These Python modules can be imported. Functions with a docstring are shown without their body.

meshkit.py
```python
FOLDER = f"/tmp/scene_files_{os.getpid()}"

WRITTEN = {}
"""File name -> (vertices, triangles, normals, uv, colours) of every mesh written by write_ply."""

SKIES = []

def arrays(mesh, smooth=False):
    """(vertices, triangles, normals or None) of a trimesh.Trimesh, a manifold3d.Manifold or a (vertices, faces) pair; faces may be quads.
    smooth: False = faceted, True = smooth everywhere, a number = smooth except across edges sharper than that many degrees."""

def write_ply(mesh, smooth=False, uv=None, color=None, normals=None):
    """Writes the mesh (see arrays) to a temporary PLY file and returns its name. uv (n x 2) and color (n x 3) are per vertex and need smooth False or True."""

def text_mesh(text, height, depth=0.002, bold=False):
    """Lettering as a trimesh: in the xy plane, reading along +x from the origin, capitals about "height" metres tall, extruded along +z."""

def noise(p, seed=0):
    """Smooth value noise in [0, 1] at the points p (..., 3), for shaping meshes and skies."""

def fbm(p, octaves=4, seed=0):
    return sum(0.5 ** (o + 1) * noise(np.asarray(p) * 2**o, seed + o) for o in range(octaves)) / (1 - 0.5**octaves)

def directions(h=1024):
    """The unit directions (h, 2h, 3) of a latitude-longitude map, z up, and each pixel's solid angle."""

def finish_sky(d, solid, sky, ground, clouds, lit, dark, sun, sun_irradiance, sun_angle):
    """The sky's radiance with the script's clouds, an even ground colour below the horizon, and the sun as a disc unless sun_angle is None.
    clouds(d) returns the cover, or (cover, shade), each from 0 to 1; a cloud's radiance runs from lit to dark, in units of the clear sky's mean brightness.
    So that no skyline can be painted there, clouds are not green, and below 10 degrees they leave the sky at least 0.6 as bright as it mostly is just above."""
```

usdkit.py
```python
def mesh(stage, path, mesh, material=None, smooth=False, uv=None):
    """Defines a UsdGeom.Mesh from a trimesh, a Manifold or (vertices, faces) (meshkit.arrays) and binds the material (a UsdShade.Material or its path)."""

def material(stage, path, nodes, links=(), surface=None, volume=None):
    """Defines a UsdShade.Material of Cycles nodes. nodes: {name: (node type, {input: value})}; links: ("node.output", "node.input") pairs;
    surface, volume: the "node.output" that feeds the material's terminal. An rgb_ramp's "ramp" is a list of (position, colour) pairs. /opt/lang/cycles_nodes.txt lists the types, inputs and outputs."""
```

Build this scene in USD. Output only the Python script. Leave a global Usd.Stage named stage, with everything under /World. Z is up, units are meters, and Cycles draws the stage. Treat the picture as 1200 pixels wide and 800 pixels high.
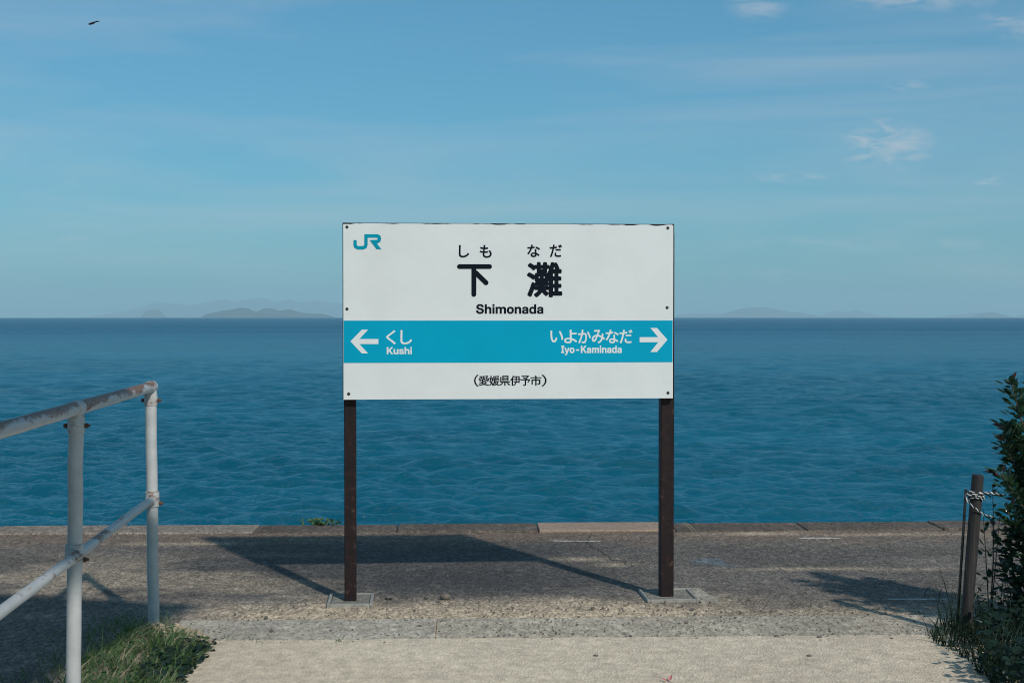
import math, random
import numpy as np, trimesh, manifold3d, usdkit, meshkit
from shapely.geometry import Polygon, LineString, Point, box as sbox
from shapely import affinity, unary_union
from pxr import Usd, UsdGeom, UsdLux, UsdShade, Gf, Sdf

stage = Usd.Stage.CreateInMemory()
UsdGeom.SetStageUpAxis(stage, UsdGeom.Tokens.z)
UsdGeom.SetStageMetersPerUnit(stage, 1.0)
UsdGeom.Xform.Define(stage, '/World')
UsdGeom.Scope.Define(stage, '/World/Looks')
random.seed(7)
PI = math.pi

# ------------------------------------------------------------------ camera, sky, sun, exposure
EYE = np.array([0.0, 0.0, 1.54])
PITCH = math.radians(1.096)
FPX = 1600.0                                    # focal length in pixels of a 1200 px wide picture
cam = UsdGeom.Camera.Define(stage, '/World/camera')
cam.AddTranslateOp().Set(Gf.Vec3d(*EYE))
cam.AddRotateXOp().Set(90 - math.degrees(PITCH))
cam.CreateHorizontalApertureAttr(36.0)
cam.CreateVerticalApertureAttr(36.0 * 682 / 1024)
cam.CreateFocalLengthAttr(36.0 * FPX / 1200)
cam.CreateClippingRangeAttr(Gf.Vec2f(0.05, 120000.0))
EXPOSURE = 0.0
cam.CreateExposureAttr(EXPOSURE)

SUN = np.array([0.62, -1.08, 1.0]); SUN /= np.linalg.norm(SUN)
SUN_INTENSITY, SKY_STRENGTH = 0.81, 0.099
sun = UsdLux.DistantLight.Define(stage, '/World/sun')
sun.CreateIntensityAttr(SUN_INTENSITY); sun.CreateAngleAttr(1.4); sun.CreateColorAttr(Gf.Vec3f(1.0, 0.95, 0.88))
sun.CreateNormalizeAttr(True)
az = math.degrees(math.atan2(SUN[0], -SUN[1]))
sun.AddRotateZOp().Set(az)
sun.AddRotateXOp().Set(90 - math.degrees(math.asin(SUN[2])))

sky_nodes = {
    'sky': ('sky_texture', {'sky_type': 'single_scattering', 'sun_disc': False, 'sun_elevation': math.asin(SUN[2]),
                            'sun_rotation': math.atan2(SUN[0], SUN[1]), 'altitude': 10.0, 'air_density': 1.0,
                            'aerosol_density': 0.85, 'ozone_density': 3.0}),
    'geo': ('geometry', {}),
    'xyz': ('separate_xyz', {}),
    'ay': ('math', {'math_type': 'absolute'}),
    'ymax': ('math', {'math_type': 'maximum', 'value2': 0.05}),
    'u': ('math', {'math_type': 'divide'}),
    'w': ('math', {'math_type': 'divide'}),
    'uw': ('combine_xyz', {}),
    'front': ('math', {'math_type': 'greater_than', 'value2': 0.0}),
    'stretch': ('mapping', {'scale': (16.0, 58.0, 1.0), 'rotation': (0, 0, 0.10)}),
    'fib': ('noise_texture', {'scale': 1.6, 'detail': 8.0, 'roughness': 0.58, 'distortion': 1.1}),
    'fibr': ('map_range', {'from_min': 0.36, 'from_max': 0.68, 'to_min': 0.0, 'to_max': 1.0, 'clamp': True}),
    # a few faint streaks all over the sky
    'wide': ('mapping', {'scale': (1.3, 1.3, 13.0)}),
    'wn': ('noise_texture', {'scale': 1.7, 'detail': 6.0, 'roughness': 0.55, 'distortion': 0.5}),
    'wr': ('map_range', {'from_min': 0.42, 'from_max': 0.76, 'to_min': 0.0, 'to_max': 0.36, 'clamp': True}),
}
sky_links = [('geo.position', 'xyz.vector'), ('xyz.y', 'ay.value1'), ('ay.value', 'ymax.value1'),
             ('xyz.x', 'u.value1'), ('ymax.value', 'u.value2'), ('xyz.z', 'w.value1'), ('ymax.value', 'w.value2'),
             ('u.value', 'uw.x'), ('w.value', 'uw.y'), ('xyz.y', 'front.value1'),
             ('uw.vector', 'stretch.vector'), ('stretch.vector', 'fib.vector'), ('fib.fac', 'fibr.value'),
             ('geo.position', 'wide.vector'), ('wide.vector', 'wn.vector'), ('wn.fac', 'wr.value')]
# separate wisps: centre (x/y, z/y), half sizes, density
WISPS = [((0.300, 0.240), (0.085, 0.022), 0.75), ((0.372, 0.212), (0.05, 0.016), 0.5), ((0.180, 0.226), (0.024, 0.012), 0.5),
         ((0.272, 0.123), (0.050, 0.026), 0.70), ((0.205, 0.101), (0.045, 0.007), 0.45), ((0.348, 0.098), (0.02, 0.006), 0.65),
         ((0.288, 0.168), (0.03, 0.007), 0.35), ((0.20, 0.172), (0.03, 0.006), 0.15),
         ((-0.30, 0.056), (0.13, 0.007), 0.28), ((0.27, 0.052), (0.20, 0.009), 0.30), ((0.24, 0.030), (0.18, 0.006), 0.28), ((-0.24, 0.032), (0.15, 0.006), 0.22)]
prev = None
for i, (c, h, d) in enumerate(WISPS):
    sky_nodes[f'm{i}'] = ('mapping', {'location': (-c[0] / h[0], -c[1] / h[1], 0), 'scale': (1 / h[0], 1 / h[1], 0)})
    sky_nodes[f'l{i}'] = ('vector_math', {'math_type': 'length'})
    sky_nodes[f'r{i}'] = ('map_range', {'range_type': 'smoothstep', 'from_min': 0.1, 'from_max': 1.25, 'to_min': d, 'to_max': 0.0, 'clamp': True})
    sky_links += [('uw.vector', f'm{i}.vector'), (f'm{i}.vector', f'l{i}.vector1'), (f'l{i}.value', f'r{i}.value')]
    if prev:
        sky_nodes[f's{i}'] = ('math', {'math_type': 'maximum'})
        sky_links += [(prev, f's{i}.value1'), (f'r{i}.result', f's{i}.value2')]
        prev = f's{i}.value'
    else:
        prev = f'r{i}.result'
sky_nodes |= {
    'cm': ('math', {'math_type': 'multiply'}), 'cf': ('math', {'math_type': 'multiply'}),
    'call': ('math', {'math_type': 'maximum', 'use_clamp': True}),
    'low': ('mix', {'mix_type': 'multiply', 'fac': 1.0, 'color2': (0.25, 0.25, 0.25)}), 'soft': ('gamma', {'gamma': 0.70}),
    'tint': ('mix', {'mix_type': 'multiply', 'fac': 1.0, 'color2': (4 * 0.375, 4 * 0.845, 4 * 1.03)}),
    'cloud': ('mix', {'mix_type': 'mix', 'color2': (5.6, 5.8, 6.3)}),
    'bg': ('background_shader', {'strength': SKY_STRENGTH}),
}
sky_links += [(prev, 'cm.value1'), ('fibr.result', 'cm.value2'), ('cm.value', 'cf.value1'), ('front.value', 'cf.value2'),
              ('cf.value', 'call.value1'), ('wr.result', 'call.value2'), ('sky.color', 'low.color1'), ('low.color', 'soft.color'), ('soft.color', 'tint.color1'), ('tint.color', 'cloud.color1'),
              ('call.value', 'cloud.fac'), ('cloud.color', 'bg.color')]
sky_mat = usdkit.material(stage, '/World/Looks/sky', sky_nodes, sky_links, surface='bg.background')
dome = UsdLux.DomeLight.Define(stage, '/World/sky')
UsdShade.MaterialBindingAPI.Apply(dome.GetPrim()).Bind(sky_mat)

# ------------------------------------------------------------------ helpers
def ray(px, py):
    a, b = (px - 600) / FPX, (400 - py) / FPX
    c, s = math.cos(PITCH), math.sin(PITCH)
    return np.array([a, c + b * s, b * c - s])
def ground(px, py, z=0.0):
    d = ray(px, py)
    return EYE + d * ((z - EYE[2]) / d[2])
def at_depth(px, py, y):
    d = ray(px, py)
    return EYE + d * (y / d[1])

used = {}
def numbered(parent, name):
    k = (parent, name); n = used.get(k, 0); used[k] = n + 1
    return name if n == 0 else f'{name}_{n:03d}'
def path_of(parent):
    return '/World' if parent is None else str(parent.GetPath())
def tag(p, label=None, cat=None, group=None, kind=None):
    for k, v in (('label', label), ('category', cat), ('group', group), ('kind', kind)):
        if v: p.SetCustomDataByKey(k, v)
    return p
def obj(name, mesh, mat, parent=None, smooth=False, uv=None, label=None, kind=None):
    base = path_of(parent)
    m = usdkit.mesh(stage, f'{base}/{numbered(base, name)}', mesh, mat, smooth=smooth, uv=uv)
    m.CreateDoubleSidedAttr(True)
    return tag(m.GetPrim(), label, kind=kind)
def thing(name, label, cat, loc=(0, 0, 0), rotz=0.0, group=None):
    x = UsdGeom.Xform.Define(stage, f'/World/{numbered("/World", name)}')
    x.AddTranslateOp().Set(Gf.Vec3d(*map(float, loc)))
    if rotz: x.AddRotateZOp().Set(math.degrees(rotz))
    return tag(x.GetPrim(), label, cat, group)
def structure(name, loc=(0, 0, 0), rotz=0.0):
    x = UsdGeom.Xform.Define(stage, f'/World/{numbered("/World", name)}')
    x.AddTranslateOp().Set(Gf.Vec3d(*map(float, loc)))
    if rotz: x.AddRotateZOp().Set(math.degrees(rotz))
    return tag(x.GetPrim(), kind='structure')
def primvar(prim, name, values):
    UsdGeom.PrimvarsAPI(prim).CreatePrimvar(name, Sdf.ValueTypeNames.FloatArray, 'vertex').Set([float(v) for v in values])
def cat_mesh(ms):
    return trimesh.util.concatenate(ms)
def bx(x0, x1, y0, y1, z0, z1, chamfer=0.0):
    if chamfer <= 0:
        m = trimesh.creation.box([x1 - x0, y1 - y0, z1 - z0]); m.apply_translation([(x0 + x1) / 2, (y0 + y1) / 2, (z0 + z1) / 2]); return m
    c = chamfer; pts = []
    for sx in (0, 1):
        for sy in (0, 1):
            for sz in (0, 1):
                X, Y, Z = (x0, x1)[sx], (y0, y1)[sy], (z0, z1)[sz]
                ix, iy, iz = (1 - 2 * sx) * c, (1 - 2 * sy) * c, (1 - 2 * sz) * c
                pts += [(X, Y + iy, Z + iz), (X + ix, Y, Z + iz), (X + ix, Y + iy, Z)]
    return trimesh.convex.convex_hull(np.array(pts))
def tube(points, radius, n=16, caps=True):
    p = np.asarray(points, float); r = np.broadcast_to(np.asarray(radius, float), (len(p),))
    t = np.gradient(p, axis=0); t /= np.linalg.norm(t, axis=1, keepdims=True)
    ref = np.array([0, 0, 1.0]) if abs(t[0][2]) < 0.9 else np.array([1.0, 0, 0])
    u = np.cross(t[0], ref); u /= np.linalg.norm(u); V = []
    for i in range(len(p)):
        u = u - t[i] * (u @ t[i]); u /= np.linalg.norm(u); w = np.cross(t[i], u)
        a = np.arange(n) / n * 2 * PI
        V.append(p[i] + r[i] * (np.cos(a)[:, None] * u + np.sin(a)[:, None] * w))
    V = np.vstack(V); F = []
    for i in range(len(p) - 1):
        for k in range(n):
            a, b = i * n + k, i * n + (k + 1) % n
            F += [(a, b, b + n), (a, b + n, a + n)]
    if caps:
        c0, c1 = len(V), len(V) + 1; V = np.vstack([V, p[0], p[-1]]); m = (len(p) - 1) * n
        for k in range(n):
            F += [(c0, (k + 1) % n, k), (c1, m + k, m + (k + 1) % n)]
    return trimesh.Trimesh(V, np.array(F), process=False)
def grid(xs, ys, fz):
    X, Y = np.meshgrid(xs, ys)
    P = np.stack([X, Y, fz(X, Y)], -1).reshape(-1, 3)
    nx, ny = len(xs), len(ys); i = np.arange(nx * ny).reshape(ny, nx)
    q = np.stack([i[:-1, :-1], i[:-1, 1:], i[1:, 1:], i[1:, :-1]], -1).reshape(-1, 4)
    return P, q
def extrude(shape, depth):
    gs = [g for g in getattr(shape, 'geoms', [shape]) if g.area > 1e-9]
    return cat_mesh([trimesh.creation.extrude_polygon(g, depth, engine='earcut') for g in gs])

# ------------------------------------------------------------------ materials
def M(name, nodes, links, surface='p.BSDF', volume=None):
    return usdkit.material(stage, f'/World/Looks/{name}', nodes, links, surface=surface, volume=volume)
def plain(name, color, rough=0.5, var=0.12, scale=6.0, bump=0.0, bscale=60.0, spec=0.5, metallic=0.0, detail=5.0):
    c = np.array(color)
    nodes = {'g': ('geometry', {}), 'n': ('noise_texture', {'scale': scale, 'detail': detail, 'roughness': 0.6}),
             'r': ('rgb_ramp', {'ramp': [(0.25, tuple(c * (1 - var))), (0.5, tuple(c)), (0.75, tuple(np.minimum(c * (1 + var), 1)))]}),
             'p': ('principled_bsdf', {'roughness': rough, 'specular_ior_level': spec, 'metallic': metallic})}
    links = [('g.position', 'n.vector'), ('n.fac', 'r.fac'), ('r.color', 'p.base_color')]
    if bump:
        nodes |= {'bn': ('noise_texture', {'scale': bscale, 'detail': 4.0}), 'b': ('bump', {'strength': bump, 'distance': 0.004})}
        links += [('g.position', 'bn.vector'), ('bn.fac', 'b.height'), ('b.normal', 'p.normal')]
    return M(name, nodes, links)

# outlines of the characters on the sign, in 1/400 em
GLYPHS = {
    '灘': '27 305 26 311 34 320 42 326 71 309 93 292 95 295 95 303 97 305 124 305 126 310 126 335 131 337 143 337 148 334 148 309 150 305 191 305 194 308 194 333 195 336 199 337 216 336 218 332 218 307 221 305 245 305 247 302 247 284 244 282 221 282 219 281 218 279 217 236 215 235 186 235 183 232 183 220 186 218 237 218 241 223 257 258 268 290 279 334 284 336 304 331 308 327 323 332 328 332 344 304 355 276 355 271 353 269 337 263 335 261 335 259 378 259 381 256 380 234 377 233 347 233 344 229 345 180 347 178 374 178 377 174 377 156 375 153 348 153 345 151 344 101 347 97 376 97 378 94 378 75 375 72 348 72 345 70 344 16 347 12 385 12 387 9 386 -13 384 -14 286 -14 283 -17 282 -32 257 -31 257 193 255 195 245 182 239 182 237 180 237 141 235 138 186 138 183 135 183 120 187 117 233 117 236 114 236 100 234 95 186 95 183 92 181 77 184 72 241 71 242 53 238 48 183 47 187 41 234 5 236 -1 222 -17 216 -18 183 15 168 26 151 1 133 -17 114 -31 108 -30 95 -15 95 -11 112 0 129 16 143 37 147 46 145 48 100 48 97 51 97 70 100 72 152 72 156 79 156 93 154 95 107 95 105 98 105 116 107 117 155 118 157 121 157 135 154 138 108 138 105 140 104 143 104 213 108 218 154 218 157 221 157 231 154 235 129 235 126 236 126 277 124 281 96 282 81 266 77 266 61 282;333 261 314 308 309 319 305 321 286 261 288 259 331 259;284 70 283 15 286 12 317 12 320 15 320 69 316 72 287 72;284 151 283 100 286 97 317 97 320 100 320 150 316 153 287 153;285 179 317 178 320 180 320 230 318 233 286 233 283 231 283 181;183 160 211 159 214 160 214 196 211 197 184 197 181 195 181 162;148 259 151 255 191 255 194 258 194 279 190 282 152 282 149 281 148 277;128 160 156 159 158 160 159 163 159 193 157 197 129 197 126 195 126 162|17 201 16 205 27 219 29 221 34 221 76 199 91 188 94 183 83 166 78 162 45 185|21 -10 47 52 67 111 69 114 72 114 89 104 92 101 92 98 71 36 49 -21 46 -26 42 -26 22 -15',
    'し': '95 122 99 247 99 284 96 309 98 312 133 312 135 310 135 302 132 273 128 144 128 60 132 45 138 33 147 24 156 19 171 14 183 12 205 12 222 14 256 24 284 39 297 49 318 70 335 93 338 93 344 87 357 71 358 67 345 49 317 22 289 3 268 -7 235 -17 215 -20 183 -21 160 -18 142 -13 124 -3 115 5 104 21 99 34 95 56',
    'も': '38 133 39 159 41 161 43 161 82 151 118 146 124 147 126 156 133 215 127 219 90 223 50 231 47 236 48 256 50 260 54 260 92 251 134 247 137 250 138 258 142 316 150 317 175 315 176 309 170 275 167 247 171 245 178 245 246 250 247 248 247 224 244 220 233 219 166 217 163 216 155 156 155 146 158 144 182 144 243 149 245 145 244 122 239 118 227 117 153 115 151 112 150 106 149 65 152 51 157 39 168 26 178 20 191 15 209 12 237 13 258 17 284 28 296 36 305 46 312 60 316 81 315 92 310 111 304 124 292 143 275 162 277 164 302 169 308 169 318 158 333 136 341 119 346 101 348 87 348 69 345 52 337 33 330 23 312 6 285 -8 260 -15 230 -19 204 -19 175 -14 158 -7 147 0 135 12 125 29 121 42 118 61 118 85 121 115 115 118 77 122 41 130',
    'な': '265 241 276 259 279 262 283 262 306 251 350 226 368 214 371 211 371 207 358 187 353 185 307 216 266 237|130 28 129 44 135 63 149 79 159 86 176 93 199 97 222 97 247 95 248 102 244 169 244 192 246 194 272 194 275 191 274 149 276 102 278 85 322 64 352 43 359 35 359 32 347 13 342 10 311 35 290 48 280 52 277 20 271 6 265 -2 255 -10 243 -16 216 -21 201 -21 179 -18 153 -8 144 -1 137 7 132 17;159 46 159 33 163 23 170 16 179 12 196 8 212 8 223 10 236 16 243 23 247 32 249 40 249 63 245 67 226 71 202 72 189 70 176 65 163 55|40 251 107 250 124 251 132 253 142 291 145 318 148 321 174 319 179 317 179 311 166 261 167 257 193 261 225 270 228 266 228 243 226 240 188 231 160 227 155 225 139 182 114 130 89 86 73 62 68 58 65 58 45 68 40 71 39 74 71 118 84 141 106 183 122 220 120 222 42 223 40 228',
    'だ': '328 301 328 306 341 312 347 312 374 271 379 261 378 258 362 250 357 251 339 284|176 40 176 64 181 91 193 92 209 90 210 84 206 65 206 46 209 37 217 28 227 23 240 19 267 16 312 18 349 24 351 21 350 -6 345 -9 293 -14 258 -14 223 -9 199 1 187 11 178 26|204 159 203 185 207 188 253 191 300 191 341 188 345 185 345 163 342 158 290 162 239 161 213 158|283 288 298 296 304 295 331 251 333 246 332 241 317 234 312 235 283 284|30 216 29 243 30 245 55 243 95 243 118 245 121 251 124 267 127 289 127 309 129 312 160 310 164 308 153 255 155 249 192 254 222 261 227 261 229 258 229 234 226 230 183 222 149 218 146 216 128 143 111 86 88 20 70 -19 65 -19 41 -11 37 -9 37 -5 53 27 78 91 100 161 112 211 109 214 34 214',
    'く': '83 149 82 156 86 168 108 192 208 274 237 302 251 320 257 318 278 299 280 294 134 174 123 160 122 151 126 143 137 132 243 45 273 18 289 2 289 -1 265 -24 260 -24 203 34 105 117 88 135',
    'い': '288 225 268 257 272 260 293 267 298 267 305 259 316 241 334 204 352 153 365 95 368 72 366 68 343 58 338 57 336 58 325 124 309 178|51 277 53 280 84 280 89 277 86 252 86 187 90 132 95 103 101 81 110 60 118 47 128 38 136 35 145 34 155 38 164 47 172 60 183 84 193 113 198 111 217 89 217 83 210 65 193 31 183 17 174 8 160 -1 148 -4 137 -4 121 0 110 6 92 24 82 40 73 61 64 94 57 139 53 212 53 263',
    'よ': '50 45 53 63 61 78 73 90 86 98 105 105 127 109 165 110 182 108 185 111 182 173 182 278 179 310 181 314 214 314 216 312 214 292 214 236 216 234 278 236 319 240 332 239 333 214 328 210 269 206 217 205 214 202 214 164 218 103 223 99 246 92 279 77 315 55 339 36 341 31 324 4 319 5 302 22 270 44 236 62 221 67 219 65 220 41 217 21 211 8 199 -5 182 -14 165 -18 133 -19 115 -17 96 -13 83 -8 68 2 56 17 52 29;83 52 83 39 88 28 102 18 113 14 132 11 151 11 161 13 174 19 180 25 184 34 187 47 186 76 182 79 160 82 136 82 110 77 101 73 88 63',
    'か': '287 253 286 256 288 259 303 266 312 269 317 265 334 238 359 190 384 133 385 128 384 125 359 113 354 114 344 144 327 184 309 219|32 223 36 225 80 225 126 229 129 235 134 262 138 314 140 316 145 316 174 312 174 305 161 239 161 233 163 232 175 232 192 234 215 234 240 228 251 221 259 212 266 198 269 184 269 127 262 70 256 44 249 25 240 9 231 0 215 -9 198 -12 178 -12 154 -9 142 -6 140 -1 137 19 138 26 179 19 197 20 208 24 216 32 222 44 231 74 237 113 239 139 239 172 236 185 231 195 219 203 206 206 184 206 158 204 153 200 135 136 118 87 97 37 73 -8 70 -11 67 -12 39 -1 39 4 58 33 84 87 108 153 120 198 116 200 36 191 33 201',
    'み': '29 80 34 102 43 120 56 136 70 148 86 158 107 167 131 173 160 176 164 179 202 264 199 267 190 267 93 261 91 263 90 268 89 289 90 292 184 294 212 296 228 300 232 299 242 291 248 285 248 282 238 269 222 238 195 176 198 174 224 170 252 163 302 144 305 151 307 170 307 207 312 209 337 206 339 203 339 195 335 153 331 131 334 126 359 112 378 97 377 91 364 65 360 66 335 87 323 93 321 90 317 77 307 56 286 26 268 8 253 -4 220 -23 216 -23 209 -18 195 -6 194 -1 216 10 234 21 254 38 264 49 279 71 290 93 295 107 295 111 290 114 258 129 229 139 197 146 183 147 179 142 154 84 140 56 130 40 119 28 111 22 99 17 88 15 75 15 61 18 51 23 42 31 36 39 31 51 29 61;58 69 62 57 74 48 88 47 97 51 107 61 122 87 148 146 146 147 139 147 112 140 99 134 82 123 70 110 62 95 58 80',
    '（': '279 136 278 168 280 188 284 211 293 243 306 273 326 306 345 330 357 342 360 342 376 334 380 329 362 309 343 282 330 257 322 238 315 216 310 192 307 163 307 141 313 97 326 57 336 36 350 12 365 -8 379 -22 380 -25 378 -28 360 -37 355 -36 334 -12 316 14 302 40 289 74 282 104',
    '愛': '36 -31 24 -9 29 -7 74 -2 121 7 158 17 165 21 163 25 144 36 114 61 111 60 79 40 51 27 45 28 30 44 30 46 32 48 76 68 108 87 129 103 149 123 148 127 136 133 131 144 130 192 133 195 155 195 158 193 158 154 161 149 168 147 241 147 249 152 252 160 253 170 255 172 274 166 276 164 276 155 272 139 268 133 262 128 251 125 186 125 181 123 179 117 163 100 165 98 289 99 306 89 308 86 307 83 298 71 267 42 237 24 237 22 238 19 271 10 304 3 342 -3 376 -6 378 -8 366 -29 362 -32 322 -28 276 -19 238 -9 201 5 160 -9 117 -20 42 -33;146 66 175 46 201 34 218 42 240 55 253 65 261 74 259 76 138 76 138 73|32 241 35 243 102 243 104 245 100 256 82 283 85 290 52 290 50 292 46 308 46 311 48 313 119 315 196 320 259 326 327 336 344 320 345 315 285 305 199 297 198 294 204 285 217 256 216 251 205 247 203 245 204 243 263 243 271 250 302 301 307 301 326 294 329 292 328 286 301 251 299 245 300 243 368 242 369 239 369 174 365 170 342 170 339 172 339 215 338 218 334 219 197 219 194 218 195 214 218 203 236 191 236 186 233 182 224 172 221 172 192 191 166 204 164 206 165 209 171 216 168 219 65 219 60 216 60 175 57 173 35 173 32 175;111 288 123 272 130 259 132 249 129 246 130 243 188 243 190 245 190 249 186 260 167 294 162 295 113 292|278 184 277 186 280 189 291 197 297 198 300 197 337 164 354 145 357 140 357 136 340 123 336 123 322 141|45 134 58 144 73 160 91 193 98 192 112 186 113 183 112 178 99 152 87 136 71 121 62 117 50 126 44 132',
    '媛': '114 -14 114 -9 127 0 148 22 165 49 175 70 184 95 194 137 194 144 192 146 143 146 140 149 140 169 141 171 197 172 200 180 201 200 199 203 154 203 151 205 151 225 153 228 178 228 181 230 174 252 164 275 165 280 185 285 191 277 202 250 205 238 202 235 191 232 190 230 191 228 292 228 297 232 307 249 330 294 334 295 356 288 356 280 325 230 327 228 369 228 371 224 371 207 370 204 367 203 233 203 230 199 228 174 230 172 376 172 381 168 381 150 380 147 227 146 223 140 220 121 223 119 336 120 352 113 352 109 348 96 337 72 321 47 301 26 301 22 313 15 332 7 360 -2 384 -7 384 -13 371 -31 369 -33 365 -33 327 -22 305 -13 276 3 273 3 256 -8 233 -19 198 -31 187 -32 173 -13 175 -9 214 2 233 10 250 20 250 23 227 44 207 69 204 67 196 46 182 20 170 3 154 -15 138 -29 132 -32;224 93 232 79 244 64 264 45 275 38 278 39 298 60 309 77 317 93 314 96 227 96|146 310 148 314 260 321 311 327 342 333 349 331 362 313 360 310 355 309 296 300 230 294 174 291 153 291|245 235 235 286 240 289 253 291 259 290 270 245 270 240 268 238 251 234|15 -9 15 -6 30 4 47 21 65 46 74 64 69 71 22 108 36 160 48 224 45 226 18 226 16 229 16 251 19 254 50 254 53 255 57 278 63 335 65 336 86 335 91 333 91 327 81 255 83 254 125 255 139 253 141 250 137 198 130 151 121 110 109 72 137 43 142 34 130 19 123 14 120 16 100 41 96 42 80 17 65 -2 50 -17 32 -30 27 -27;53 119 54 116 81 95 87 95 96 122 106 168 112 213 112 224 110 226 78 226 75 223',
    '県': '265 51 265 56 283 68 289 68 357 20 379 2 382 -1 382 -5 362 -20 356 -21 315 15|41 86 40 273 43 276 67 276 70 273 70 115 72 112 372 112 376 109 376 86 373 84 217 84 215 81 215 -29 212 -32 187 -32 184 -30 184 79 182 84 43 84|113 319 115 321 319 321 322 320 322 140 319 139 114 139 112 142;140 271 143 268 290 268 293 271 293 296 290 299 143 299 140 296;140 164 143 161 290 161 293 164 293 190 290 193 143 193 140 190;140 217 143 214 290 214 293 217 293 244 290 247 144 247 140 244|20 -4 20 0 65 31 106 68 114 67 136 56 126 44 102 23 46 -20 43 -21 37 -20',
    '伊': '118 188 117 212 119 215 213 215 216 220 216 276 215 280 213 281 146 281 144 285 144 305 147 309 352 309 354 307 354 219 357 215 382 215 384 210 384 191 382 187 359 187 354 182 353 71 327 71 325 74 325 89 322 92 241 92 237 87 232 68 224 49 215 33 204 18 188 1 175 -10 159 -21 138 -32 135 -32 131 -28 118 -13 118 -10 154 11 178 33 193 55 201 71 207 88 204 92 141 92 139 95 139 118 142 120 210 120 213 121 215 135 216 182 211 187;245 183 243 123 246 120 323 120 325 123 325 185 321 187 250 187 247 186;245 218 248 215 323 215 325 218 325 279 322 281 247 281 245 278|10 175 10 179 36 206 66 247 84 278 109 332 111 334 116 334 137 327 137 321 127 298 98 243 98 -29 96 -32 72 -32 69 -29 69 194 66 195 64 194 45 168 27 149 24 149 21 153',
    '予': '21 183 25 187 222 187 223 189 220 192 201 201 118 238 115 241 117 246 127 260 132 262 197 234 204 233 242 257 268 277 275 285 273 287 62 287 59 290 59 312 61 315 315 316 333 303 335 300 334 297 301 267 274 246 237 222 235 218 272 199 274 196 271 189 273 187 359 188 378 180 380 176 367 154 344 120 327 98 310 81 303 83 288 92 287 96 320 138 330 155 329 158 220 158 218 155 218 -2 216 -12 210 -21 192 -28 167 -31 128 -31 125 -28 117 -7 118 -2 174 -3 181 -2 187 3 187 155 184 158 24 158 21 161',
    '市': '21 251 20 273 23 277 188 277 190 282 188 287 167 326 167 329 169 332 192 339 196 337 202 328 223 288 225 280 228 277 379 277 380 250 377 248 217 248 214 245 214 197 217 194 342 194 344 193 345 190 345 47 343 35 340 29 330 21 314 17 261 15 256 18 248 42 251 45 306 44 313 48 314 51 314 163 310 165 218 165 214 162 214 -29 210 -32 186 -32 183 -28 183 162 180 165 93 165 89 161 89 17 86 14 61 14 59 17 59 192 62 194 180 194 183 197 183 245 180 248 23 248',
    '）': '21 -26 21 -22 35 -8 52 15 71 50 78 67 87 97 93 142 93 163 90 192 85 216 78 238 69 259 57 282 38 309 20 329 24 334 42 342 61 323 82 294 95 271 105 248 113 224 119 195 122 167 122 138 118 104 111 74 102 49 84 14 66 -12 45 -36 40 -37',
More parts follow.
